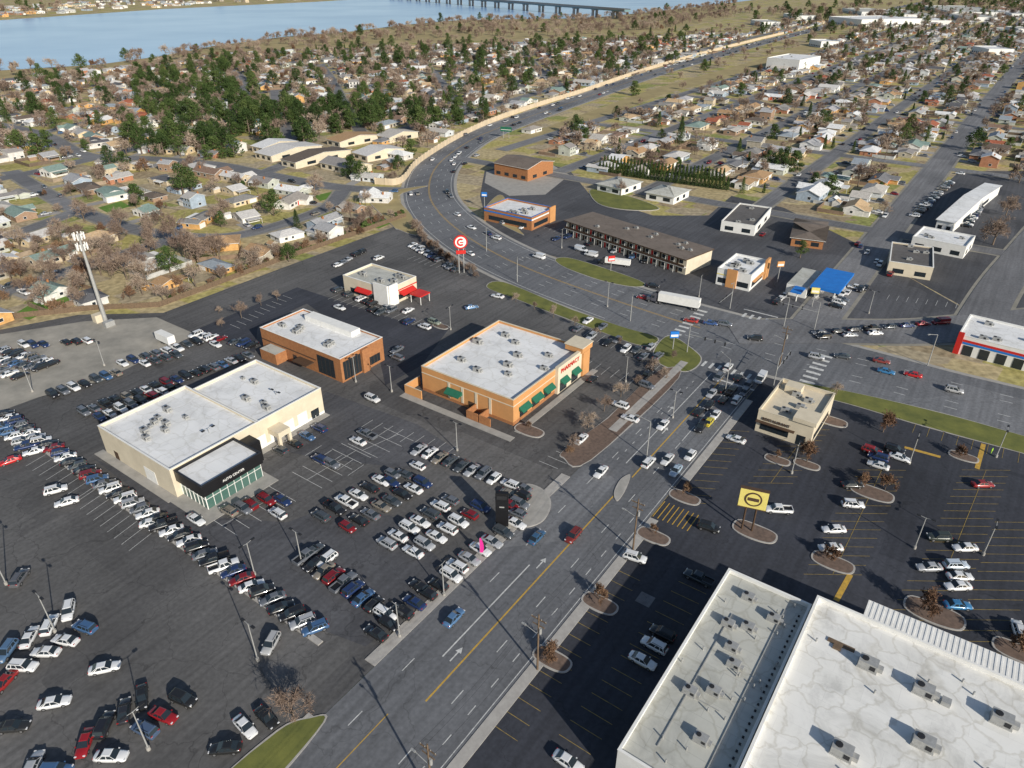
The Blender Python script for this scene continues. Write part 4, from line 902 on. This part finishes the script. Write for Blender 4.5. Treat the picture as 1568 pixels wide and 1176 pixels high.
# pharmacy
rc=rectab([(642,560),(788,613),(895,531),(766,491)],7.5); hx,hy=half(rc); b=MB(); shell(b,hx,hy,7.5,ORANGE,ROOFW,.7,CREAM)
sb(b,hx,hy,'b0',0,1,5.5,5.75,.08,CREAM); sb(b,hx,hy,'b0',0,1,0,.9,.08,BRICKO); sb(b,hx,hy,'a1',0,.55,5.5,5.75,.08,CREAM); sb(b,hx,hy,'a1',0,.55,0,.9,.08,BRICKO)
sb(b,hx,hy,'a1',.55,.9,0,8.2,1.0,CREAM); sb(b,hx,hy,'a1',.9,1.0,0,7.5,1.6,ORANGE); b.box(hx-4,hx+1.6,hy-4.3,hy+1.2,7.61,9.2,ORANGE,CREAM); b.box(hx-4.2,hx+1.8,hy-4.5,hy+1.4,9.2,9.45,CREAM)
for t in (.08,.24,.4): glaz(b,hx,hy,'a1',t,t+.1,1.0,3.0,3)
for t in (.08,.24,.4): awning(b,hx,-hy+2*hy*t-.4,-hy+2*hy*(t+.1)+.4,3.2)
for t in (.58,.75): awning(b,hx+1.0,-hy+2*hy*t,-hy+2*hy*(t+.1),3.2); glaz(b,hx+1.0,hy,'a1',t,t+.1,.2,3,3)
awning(b,hy,-hx+9,-hx+14,3.2,1.8,'b0'); b.box(-hx+16,-hx+18,-hy-.1,-hy-.085,0,2.3,BROWN)
for t in (.3,.45,.6,.75): sb(b,hx,hy,'b0',t,t+.025,.9,5.5,.12,CREAM)
b.box(-hx-3,-hx+3,-hy-4,-hy-3.7,0,2.6,ORANGE,CREAM); b.box(-hx-3,-hx-2.7,-hy-3.7,-hy+2,0,2.6,ORANGE,CREAM)
for xx in (5,9): b.box(xx-1.8,xx+1.8,-hy-4.0,-hy-3.7,0,2.3,BRICKO); b.box(xx-1.8,xx-1.5,-hy-3.7,-hy-.1,0,2.3,BRICKO)
for (x,y) in ((-9,-8),(-12,3),(-3,9),(2,3),(6,-7),(9,8),(-2,-10),(3,-3),(-8,11),(12,1)): acunit(b,x,y,6.8,R.uniform(.7,1.0))
b.box(hx+1.7,hx+3.5,-hy-2,hy+2,0,.13,CONC); b.box(-hx-3,hx+3.4,-hy-6.2,-hy-4.1,0,.12,CONC)
o=place(b,'pharmacy_store',rc); text('PHARMACY',o,'a1',hx+1.0,hy,.72,6.0,1.8,RED)
# fast food
rc=rectab([(531,419),(576,400),(628,426),(590,446)],6.5); hx,hy=half(rc); b=MB(); shell(b,hx,hy,6.5,CREAM,ROOFG,.7)
glaz(b,hx,hy,'b0',.15,.68,1,2.8,6); glaz(b,hx,hy,'a1',.32,.8,1,2.8,6); sb(b,hx,hy,'a1',.31,1,4.2,4.6,.1,RED); sb(b,hx,hy,'b0',.7,1,0,7.6,.5,WHITE); sb(b,hx,hy,'a1',0,.3,0,7.6,.5,WHITE)
awning(b,hx,-2,5,3.0,2,'a1',RED); awning(b,hy,-4,3,3.0,1.6,'b0',RED)
for i in range(5): acunit(b,R.uniform(-hx+3,hx-3),R.uniform(-hy+2,hy-2),5.9,.9)
b.box(hx+3,hx+8,0,5,2.9,3.3,RED)
for xx,yy in ((hx+3.3,.3),(hx+7.7,.3),(hx+7.7,4.7),(hx+3.3,4.7)): b.cyl((xx,yy,0),(xx,yy,2.9),.12,.12,6,WHITE)
place(b,'fast_food_restaurant',rc)
rc=rectab([(760,306),(795,300),(832,328),(796,338)],6.0); hx,hy=half(rc); b=MB(); shell(b,hx,hy,6.0,BRICKO,ROOFW,.8,BLUE)
sb(b,hx,hy,'a1',0,.74,4.4,5.0,.1,WHITE); sb(b,hx,hy,'b0',0,1,4.4,5.0,.1,BLUE); glaz(b,hx,hy,'b0',.1,.9,1,2.9,6); glaz(b,hx,hy,'a1',.1,.7,1,2.9,6); sb(b,hx,hy,'a1',.75,1,0,7,.6,ORANGE)
for i in range(5): acunit(b,R.uniform(-hx+3,hx-3),R.uniform(-hy+2,hy-2),5.2,.9)
place(b,'burger_restaurant',rc)
# motel
A=Vector(P(863,337,6.5));B=Vector(P(1050,398,6.5));C=Vector(P(1083,378,6.5)); ln=(B-A).length; dp=(C-B).length; d=(B-A).normalized(); n=Vector((-d.y,d.x)); ctr=(A+B)/2+n*dp/2; rot=math.atan2(d.y,d.x)
b=MB(); L=ln/2; D=dp/2; b.box(-L+.5,L-.5,-D+1.6,D-.5,0,6.1,CREAM); b.box(-L,L,-D,D,6.1,6.5,BROWN,ROOFBR); b.box(-L+.5,L-.5,-D+.2,-D+1.6,3.0,3.15,WHITE); b.box(-L+.5,L-.5,-D+.2,-D+.26,3.15,4.1,BROWN)
k=int(ln/4.2)
for i in range(k):
    x=-L+2+i*(ln-3)/k
    for z in (0,3.2): b.box(x,x+.95,-D+1.52,-D+1.6,z+.05,z+2.15,RED if i%2 else BROWN); b.box(x+1.3,x+3.0,-D+1.52,-D+1.6,z+.8,z+2.1,GLASS)
    b.cyl((x-.3,-D+.35,0),(x-.3,-D+.35,6.1),.08,.08,5,WHITE)
for i in range(9): acunit(b,R.uniform(-L+3,L-3),R.uniform(-D+2,D-2),6.5,.6)
b.obj('motel',ctr.x,ctr.y,0,rot)
rc=rectab([(1101,408),(1128,388),(1176,398),(1150,424)],6.2); hx,hy=half(rc); b=MB(); shell(b,hx,hy,6.2,WHITE,ROOFW,.6)
glaz(b,hx,hy,'b0',.05,.29,1,2.9,3); glaz(b,hx,hy,'b0',.62,.95,1,2.9,3); glaz(b,hx,hy,'a1',.1,.75,1,2.9,5); sb(b,hx,hy,'a1',.78,1,0,7.4,.8,ORANGE); sb(b,hx,hy,'b0',0,.29,4,4.3,.1,YELLOW); sb(b,hx,hy,'b0',.3,.6,0,6.8,.5,ORANGE); sb(b,hx,hy,'a1',.1,.7,3.1,3.4,1.0,ORANGE)
for i in range(6): acunit(b,R.uniform(-hx+3,hx-3),R.uniform(-hy+2,hy-2),5.6,.9)
place(b,'drive_in_restaurant',rc)
rc=rectab([(1240,434),(1270,409),(1310,420),(1281,449)],5.5); hx,hy=half(rc); b=MB(); b.box(-hx,hx,-hy,hy,4.6,5.5,BLUE)
for sx in (-.6,.6):
    for sy in (-.65,0,.65): b.box(hx*sx-.2,hx*sx+.2,hy*sy-.2,hy*sy+.2,0,4.6,WHITE); b.box(hx*sx-.5,hx*sx+.5,hy*sy+.6,hy*sy+1.4,.15,1.8,WHITE); b.box(hx*sx-1,hx*sx+1,hy*sy-1.5,hy*sy+2.2,0,.15,KERB)
b.box(-hx-8,-hx-1,-hy+1,hy-1,0,4,WHITE,ROOFG); b.box(-hx-1,-hx-.95,-hy+2,hy-2,.3,2.8,GLASS); b.box(-hx-5,-hx-1.5,-hy-5,-hy+.9,3.5,4.0,BLUE); b.cyl((-hx-3,-hy-3,0),(-hx-3,-hy-3,3.5),.2,.2,8,WHITE)
place(b,'gas_station',rc)
A=Vector(P(1468,512,6));B=Vector(P(1600,545,6)); d=(B-A).normalized(); n=Vector((-d.y,d.x)); L=(B-A).length/2; D=9; c=(A+B)/2+n*D; b=MB(); shell(b,L,D,6,WHITE,ROOFW,.5,WHITE)
sb(b,L,D,'b0',.075,1,4.2,4.9,.1,RED); sb(b,L,D,'b0',.075,1,3.5,4.1,.1,BLUE); sb(b,L,D,'a0',0,1,4.2,4.9,.1,RED); sb(b,L,D,'a0',0,1,3.5,4.1,.1,BLUE)
for t in (.1,.3,.5,.7): sb(b,L,D,'b0',t,t+.12,.1,3.2,.08,GLASS)
sb(b,L,D,'b0',0,.07,0,7,.5,RED)
for i in range(5): acunit(b,R.uniform(-L+3,L-3),R.uniform(-D+2,D-2),5.5,.8)
b.obj('auto_parts_store',c.x,c.y,0,math.atan2(d.y,d.x))
b=MB(); A=Vector(P(1162,627,6.2));B=Vector(P(1247,654,6.2));C=Vector(P(1281,603,6.2)); d=(B-A).normalized(); n=Vector((-d.y,d.x)); L=(B-A).length/2; D=(C-B).length/2; c=(A+B)/2+n*D
shell(b,L,D,6.2,CREAM,CREAM,.8,CREAM); glaz(b,L,D,'b0',.08,.6,1,2.9,5); glaz(b,L,D,'a1',.1,.8,1,2.9,6); glaz(b,L,D,'b0',.75,.9,.1,2.8,2); b.box(L-5,L+.4,-D-.4,-D+5,6.31,7.4,CREAM); b.box(-L+2,-L+6,D-5,D-2,5.4,7.2,CREAM); sb(b,L,D,'b0',0,.7,3.2,3.4,1.0,BROWN)
for i in range(5): acunit(b,R.uniform(-L+3,L-3),R.uniform(-D+2,D-3),5.4,.8)
o=b.obj('sandwich_restaurant',c.x,c.y,0,math.atan2(d.y,d.x)); text('RESTAURANT',o,'b0',L,D,.35,3.8,1.1,BROWN)
# big stores bottom right
z=8.0
tl=PA(1120,873,z); tr=PA(1243,925,z); bl=PA(941,1145,z)
rc=((tl[0]+bl[0])/2,tr[0],bl[1],(tl[1]+tr[1])/2); hx,hy=half(rc); b=MB(); shell(b,hx,hy,z,WHITE,ROOFG,.7,WHITE)
for (t,s) in ((.9,.35),(.75,.5),(.72,.3),(.62,.45),(.55,.55),(.4,.5),(.35,.3),(.2,.6),(.85,.7)): acunit(b,-hx+2*hx*s,-hy+2*hy*t,z-.7,.8)
for i in range(30): x=R.uniform(-hx+1,hx-1);y=R.uniform(-hy+1,hy-1); b.cyl((x,y,z-.7),(x,y,z+.1),.12,.12,6,STEEL)
for k in range(30): y=-hy+2+k*(2*hy-4)/30; b.box(hx-1.2,hx-.9,y,y+.25,z-.7,z-.4,DKGREY)
b.box(hx-3.4,hx-3.3,-hy+2,hy-3,z-.62,z-.52,STEEL)
b.box(-hx+4,-hx+4.1,-hy+4,hy-9,z-.62,z-.52,STEEL); b.box(-hx+4.1,-hx+9,-hy+14,-hy+14.1,z-.62,z-.52,STEEL)
for t in (.1,.3,.5,.7,.9): sb(b,hx,hy,'a0',t-.04,t+.04,.1,3,.06,GLASS)
place(b,'retail_store',rc)
z=9.0; tl=PA(1252,912,z); rc2=(max(tl[0],rc[1]+.05),tl[0]+75,-60,tl[1]); hx,hy=half(rc2); b=MB(); shell(b,hx,hy,z,WHITE,ROOFB,.8,WHITE)
ox,oy=(rc2[0]+rc2[1])/2,(rc2[2]+rc2[3])/2
for u,v in ((1330,1015),(1415,1055),(1535,1100),(1290,1148),(1415,1135)):
    a,c=PA(u,v,z); acunit(b,a-ox,c-oy,z-.8,1.1)
a,c=PA(1415,1055,z); b.box(a-ox+2.4,a-ox+3.6,c-oy-.7,c-oy+.5,z-.8,z,STEEL)
for i in range(34): x=R.uniform(-hx+1,0);y=R.uniform(0,hy-1); b.cyl((x,y,z-.8),(x,y,z-.1),.15,.15,6,STEEL)
a,c=PA(1290,982,z); cx,cy=a-ox,c-oy; b.box(cx-2,cx+2,cy-.5,cy+.3,z-.8,z-.6,WOOD); b.box(cx-1,cx+.2,cy-1.5,cy-.6,z-.8,z-.5,WOOD)
a,c=PA(1330,920,z)
wx0=a-ox
b.box(wx0,hx,hy+.08,hy+4.5,6.5,8.6,WHITE)
for k in range(int((hx-wx0)/.8)): b.box(wx0+k*.8,wx0+k*.8+.25,hy+.15,hy+4.4,8.6,8.66,WHITE)
place(b,'supermarket',rc2)
def simple(name,c,z,wall,roof,n=3,hipr=False):
    A=Vector(P(*c[0],z));B=Vector(P(*c[1],z));C=Vector(P(*c[2],z)); d=(B-A).normalized(); n2=Vector((-d.y,d.x)); L=(B-A).length/2; D=abs((C-B).dot(n2))/2; cc=(A+B)/2+n2*D; b=MB()
    if hipr=='hip': hip(b,-L,L,-D,D,z-.4,2.5,.8,wall,roof)
    elif hipr=='gable': gable(b,-L,L,-D,D,z-.4,2.2,'x',.6,.16,wall,roof)
    else:
        shell(b,L,D,z,wall,roof,.5)
        for i in range(n): acunit(b,R.uniform(-L+2,L-2),R.uniform(-D+2,D-2) if D>2.5 else 0,z-.5,.7)
    k=max(2,int(L*2/5))
    for i in range(k):
        t=(i+.25)/k; glaz(b,L,D,'b0',t,t+.5/k,.9,2.6,2)
    for t in (.2,.6): glaz(b,L,D,'a1',t,t+.15,.9,2.6,1)
    return b.obj(name,cc.x,cc.y,0,math.atan2(d.y,d.x))
simple('office_building',[(1105,338),(1157,346),(1198,320)],4.5,WHITE,ROOFD)
simple('brown_house',[(1213,362),(1262,368),(1292,342)],4,BRICKO,ROOFBR,0,'hip')
simple('workshop',[(1362,400),(1430,410),(1460,383)],5,CREAM,ROOFD,4)
simple('shop_building',[(1398,362),(1480,378),(1498,362)],5,WHITE,ROOFW,3)
simple('warehouse',[(1436,335),(1462,340),(1512,280)],5,WHITE,ROOFW,0,'gable')
simple('church_hall',[(757,248),(808,258),(832,243)],7,BRICKO,ROOFBR,0,'gable')
simple('townhouse',[(915,280),(952,288),(985,278)],4,WHITE,ROOFG,0,'hip'); simple('townhouse',[(990,293),(1032,301),(1052,289)],4,WHITE,ROOFG,0,'hip')
for cc in ([(390,232),(415,238),(475,218)],[(430,243),(452,248),(515,224)],[(500,212),(520,217),(570,203)],[(490,247),(540,258),(556,248)],[(385,222),(402,226),(440,212)],[(540,232),(562,238),(600,222)],[(576,206),(596,210),(630,199)]):
    simple('apartment_building',cc,4,CREAM,HROOF,0,'gable')
simple('hotel_building',[(1175,88),(1225,92),(1235,84)],12,WHITE,ROOFW,3)
simple('hotel_building',[(1270,25),(1320,30),(1340,22)],12,WHITE,ROOFW,3)
for u,v,w in ((1330,14,40),(1380,25,30),(1450,20,30),(1240,60,18),(1290,12,30),(1410,8,50),(1490,70,25),(1520,15,30),(1200,20,20),(1150,30,18),(1540,40,20)):
    simple('warehouse',[(u,v),(u+w,v+w*.2),(u+w*1.2,v-1)],8,WHITE,R.choice((ROOFW,ROOFG)),0)
# ---------------------------------------------------------------- street furniture
def lamp(x,y,h,rot,double=True,name='street_lamp'):
    b=MB(); b.cyl((0,0,0),(0,0,.7),.32,.3,8,CONC); b.cyl((0,0,.7),(0,0,h),.13,.08,8,STEEL)
    for s in ((-1,1) if double else (1,)):
        b.cyl((0,0,h-.1),(s*1.1,0,h+.1),.05,.04,5,STEEL); b.box(min(s*.9,s*1.7),max(s*.9,s*1.7),-.22,.22,h+.02,h+.2,DKGREY)
    b.obj(name,x,y,0,rot)
for u,v,h in ((85,968,9),(228,1148,9),(395,1012,9),(10,895,9),(462,862,8),(612,975,8),(680,912,8),(475,520,8),(545,585,8),(880,560,8),(958,585,8),(330,700,8),(160,560,8),(50,600,8),(1212,725,8),(1392,710,8),(1525,700,8),(1400,840,8),(1505,850,8),(1030,640,8),(690,505,8),(430,640,8),(390,880,8),(700,690,8),(600,600,8),(930,470,9),(860,380,8),(1070,455,8),(1330,480,8)):
    x,y=P(u,v); lamp(x,y,h,GA+R.choice((0,math.pi/2)))
for u,v,r in ((792,432,-60),(965,492,-60),(1200,500,200),(1420,560,200),(745,385,-40),(1110,600,120),(990,700,150)):
    x,y=P(u,v); b=MB(); b.cyl((0,0,0),(0,0,10),.16,.09,8,STEEL); b.cyl((0,0,10),(3.2,0,10.7),.07,.05,6,STEEL); b.box(3.0,3.9,-.18,.18,10.6,10.78,STEEL); b.obj('street_lamp',x,y,0,rad(r))
UP=[XY(-41.5,-10),P(603,1180),P(800,1012),P(960,838),P(1190,560)]; UP=[AB(*p) for p in UP]; UP=[(-41.2,b) for a,b in UP]; UPX=[XY(*p) for p in UP]
for x,y in UPX:
    b=MB(); b.cyl((0,0,0),(0,0,13),.2,.13,8,WOOD); b.box(-1.4,1.4,-.07,.07,11.9,12.1,WOOD); b.box(-1.1,1.1,-.07,.07,10.6,10.75,WOOD)
    for t in (-1.3,-.5,.5,1.3): b.cyl((t,0,12.1),(t,0,12.35),.06,.04,6,CONC)
    b.cyl((.35,0,9),(.35,0,10.2),.25,.25,8,STEEL); b.cyl((0,0,8.5),(-2.6,0,9.2),.06,.05,5,STEEL); b.box(-3.2,-2.4,-.15,.15,9.1,9.25,STEEL)
    b.obj('utility_pole',x,y,0,GA)
b=MB()
for i in range(len(UPX)-1):
    for t in (-1.3,-.5,1.3):
        p=Vector((UPX[i][0]+E1[0]*t,UPX[i][1]+E1[1]*t,12.35)); q=Vector((UPX[i+1][0]+E1[0]*t,UPX[i+1][1]+E1[1]*t,12.35)); pr=p
        for k in range(1,13):
            s=k/12; c=p.lerp(q,s); c.z-=1.2*4*s*(1-s); b.cyl(pr,c,.018,.018,3,DKGREY,False); pr=c
b.obj('overhead_wires')
for a in (-243,-185,-127,-70):
    for bb in range(350,1000,45):
        x,y=XY(a,bb+R.uniform(-4,4))
        if ko(x,y) or not vis(x,y,60): continue
        b=MB(); b.cyl((0,0,0),(0,0,10),.17,.11,6,WOOD); b.box(-1.1,1.1,-.07,.07,9.2,9.4,WOOD); b.obj('utility_pole',x,y,0,GA)
for a,b_,r in ((LK-3,184,0),(RK+3,222,180),(RK+4,178,90),(LK-4,222,-90)):
    x,y=XY(a,b_); b=MB(); b.cyl((0,0,0),(0,0,6.6),.16,.12,8,STEEL); b.cyl((0,0,6),(12,0,6.5),.11,.06,6,STEEL)
    for t in (5,8,11): b.box(t-.18,t+.18,-.35,-.1,5.6,6.7,DKGREY)
    b.cyl((0,0,6.6),(0,0,9.5),.1,.08,6,STEEL); b.cyl((0,0,9.4),(2.2,0,9.8),.05,.05,5,STEEL); b.box(2,2.7,-.15,.15,9.75,9.9,STEEL)
    b.obj('traffic_light',x,y,0,GA+rad(r))
x,y=P(163,495); b=MB(); b.cyl((0,0,0),(0,0,30),.7,.35,12,STEEL)
for z in (26,29.3):
    for k in range(9):
        t=k*math.pi*2/9; cx,cy=math.cos(t)*1.5,math.sin(t)*1.5; b.cyl((0,0,z),(cx,cy,z),.05,.05,4,STEEL); b.box(cx-.15,cx+.15,cy-.15,cy+.15,z-1.0,z+1.0,WHITE)
b.box(-4.5,-2,-2,1,0,2.6,CREAM); b.box(2,3.8,-2,1,0,1.8,STEEL); b.obj('cell_tower',x,y,0,GA)
x,y=P(255,525); b=MB(); b.box(-3.5,3.5,-1.2,1.2,.8,3.2,WHITE); wheels(b,(-1,.2),.4,1.1); b.box(3.5,4.6,-.1,.1,.75,.9,DKGREY); b.obj('white_trailer',x,y,0.03,GA)
x,y=P(707,418); b=MB(); b.cyl((-.9,0,0),(-.9,0,11),.22,.22,8,STEEL); b.cyl((.9,0,0),(.9,0,11),.22,.22,8,STEEL); b.cyl((0,-.35,12.2),(0,.35,12.2),2.6,2.6,28,RED); b.cyl((0,-.4,12.2),(0,.4,12.2),2.05,2.05,28,WHITE)
for k in range(12):
    t0=rad(50+k*22);t1=rad(50+(k+1)*22)
    b.face([(math.cos(t)*r,-.43,12.2+math.sin(t)*r) for t,r in ((t0,.8),(t0,1.5),(t1,1.5),(t1,.8))],RED)
b.box(-.3,1.0,-.44,-.41,11.9,12.3,RED)
b.box(-1.8,1.8,-.3,.3,7.6,9.0,RED); b.obj('round_pole_sign',x,y,0,rad(10))
x,y=P(1143,812); b=MB(); b.cyl((-1,0,0),(-1,0,7),.2,.2,8,BROWN); b.cyl((1,0,0),(1,0,7),.2,.2,8,BROWN); b.box(-2.7,2.7,-.35,.35,6.2,10.6,YELLOW); b.box(-2.8,2.8,-.4,.4,6.0,6.2,BROWN); b.box(-2.8,2.8,-.4,.4,10.6,10.8,BROWN)
b.cyl((0,-.42,8.4),(0,-.36,8.4),1.7,1.7,28,BROWN); b.cyl((0,-.46,8.4),(0,-.42,8.4),1.35,1.35,28,YELLOW); b.box(-1.1,1.1,-.49,-.46,8.0,8.8,BROWN); b.obj('yellow_pole_sign',x,y,0,rad(-20))
x,y=P(769,806); b=MB(); b.box(-1.3,1.3,-.4,.4,.4,9,BLACK); b.box(-1.0,1.0,-.44,-.4,7.4,8.3,DKGREY); b.box(-.5,.5,-.43,-.4,5.3,5.6,STEEL); b.box(-1.6,1.6,-.7,.7,0,.4,CONC); b.obj('dealership_pylon_sign',x,y,0,rad(-5))
for u,v in ((735,852),):
    x,y=P(u,v); b=MB(); b.cyl((0,0,0),(0,0,4.8),.04,.03,5,STEEL)
    pts=[]
    for k in range(9): z=1+3.8*k/8; w_=.4*math.sin(math.pi*(.25+.7*k/8))+.1; pts.append((z,w_))
    for i in range(8): z0,w0=pts[i];z1,w1=pts[i+1]; b.face([(0,0,z0),(w0*1.6,.05*math.sin(z0*2),z0),(w1*1.6,.05*math.sin(z1*2),z1),(0,0,z1)],PINK)
    b.obj('feather_banner',x,y,0,rad(0))
for u,v,h,m in ((1030,535,6,BLUE),(1243,470,7,YELLOW),(935,415,6,RED),(1190,432,8,ORANGE),(742,320,8,BLUE)):
    x,y=P(u,v); b=MB(); b.cyl((0,0,0),(0,0,h),.15,.15,8,STEEL); b.box(-1.3,1.3,-.25,.25,h-2,h+.01,m); b.box(-1.1,1.1,-.28,-.25,h-1.6,h-.9,WHITE); b.obj('business_sign',x,y,0,rad(R.uniform(-30,20)))
x,y=P(775,212); b=MB(); b.cyl((-2,0,0),(-2,0,7),.15,.15,6,STEEL); b.cyl((2,0,0),(2,0,7),.15,.15,6,STEEL); b.box(-4,4,-.25,-.17,4.5,7.5,GREENA); b.box(-3.5,3.5,-.27,-.25,5.5,5.8,WHITE); b.obj('highway_sign',x,y,0,rad(-20))
BR=mat('bridge_steel',(0.16,0.27,0.30),None,.1,.6)
A=Vector(P(600,-2));B=Vector(P(960,30)); d=(B-A).normalized(); L=(B-A).length; b=MB(); b.box(0,L,-8,8,15,19,BR,CONC); b.box(0,L,-8.4,-8.02,17,20.4,CONC); b.box(0,L,8.02,8.4,17,20.4,CONC)
k=0
while k<L:
    for s in (-5.5,5.5): b.cyl((k,s,-1),(k,s,13),3.4,3.0,8,CONC)
    b.box(k-3.2,k+3.2,-8,8,13,15,CONC); k+=75
b.obj('river_bridge',A.x,A.y,0,math.atan2(d.y,d.x))
def person(x,y,rot):
    HV=mat('hi_vis_vest',(.45,.8,.05),None,2,.7)
    me=bpy.data.meshes.new('body'); V=[(0,0,.95),(0,0,1.2),(0,0,1.45),(0,0,1.55),(0,0,1.72),(.18,0,1.42),(.26,.03,1.15),(.24,.18,.98),(-.18,0,1.42),(-.26,.03,1.15),(-.24,.15,.95),(.1,0,.9),(.12,.06,.5),(.12,0,.08),(.12,.14,.04),(-.1,0,.9),(-.12,-.02,.5),(-.12,-.12,.08),(-.12,.04,.04)]
    E=[(0,1),(1,2),(2,3),(3,4),(2,5),(5,6),(6,7),(2,8),(8,9),(9,10),(0,11),(11,12),(12,13),(13,14),(0,15),(15,16),(16,17),(17,18)]
    rr=[.15,.15,.14,.06,.11,.07,.05,.035,.07,.05,.035,.1,.07,.045,.04,.1,.07,.045,.04]
    me.from_pydata(V,E,[]); me.materials.append(HV); o=bpy.data.objects.new('worker',me); COL.objects.link(o); m=o.modifiers.new('s','SKIN')
    o.location=(x,y,.05); o.rotation_euler[2]=rot
    if me.skin_vertices:
        for i,r_ in enumerate(rr): me.skin_vertices[0].data[i].radius=(r_,r_*.8)
        me.skin_vertices[0].data[0].use_root=True
    else:
        bpy.data.objects.remove(o); return
    o.modifiers.new('u','SUBSURF').levels=2
try:
    x,y=P(1517,695); person(x,y,.5)
except Exception as e: print('person',e)
# ---------------------------------------------------------------- light, sky, camera
SUN_EL=rad(24.5); sx,sy=0.55,-0.835
w=bpy.data.worlds.new('World'); bpy.context.scene.world=w; w.use_nodes=True; nt=w.node_tree
sk=N(nt,'ShaderNodeTexSky',sky_type='NISHITA'); sk.sun_disc=False; sk.sun_elevation=SUN_EL; sk.sun_rotation=math.atan2(sx,sy); sk.dust_density=0.8
nt.links.new(sk.outputs[0],nt.nodes['Background'].inputs['Color']); nt.nodes['Background'].inputs['Strength'].default_value=0.10
l=bpy.data.lights.new('sun','SUN'); l.energy=5.0; l.angle=rad(.5); l.color=(1,.94,.83); l.energy=5.0; o=bpy.data.objects.new('sun',l); COL.objects.link(o)
o.rotation_euler=Vector((sx*math.cos(SUN_EL),sy*math.cos(SUN_EL),math.sin(SUN_EL))).to_track_quat('Z','Y').to_euler()
cam=bpy.data.cameras.new('camera'); cam.sensor_width=36; cam.lens=F/1568*36; cam.clip_start=1; cam.clip_end=30000; co=bpy.data.objects.new('camera',cam); COL.objects.link(co)
co.location=(0,0,H); co.rotation_euler=(math.pi/2-TH,0,0); bpy.context.scene.camera=co
sc=bpy.context.scene; sc.view_settings.view_transform='Standard'; sc.view_settings.look='None'; sc.view_settings.exposure=0
print('HOUSES',cnt,'OBJS',len(bpy.data.objects))
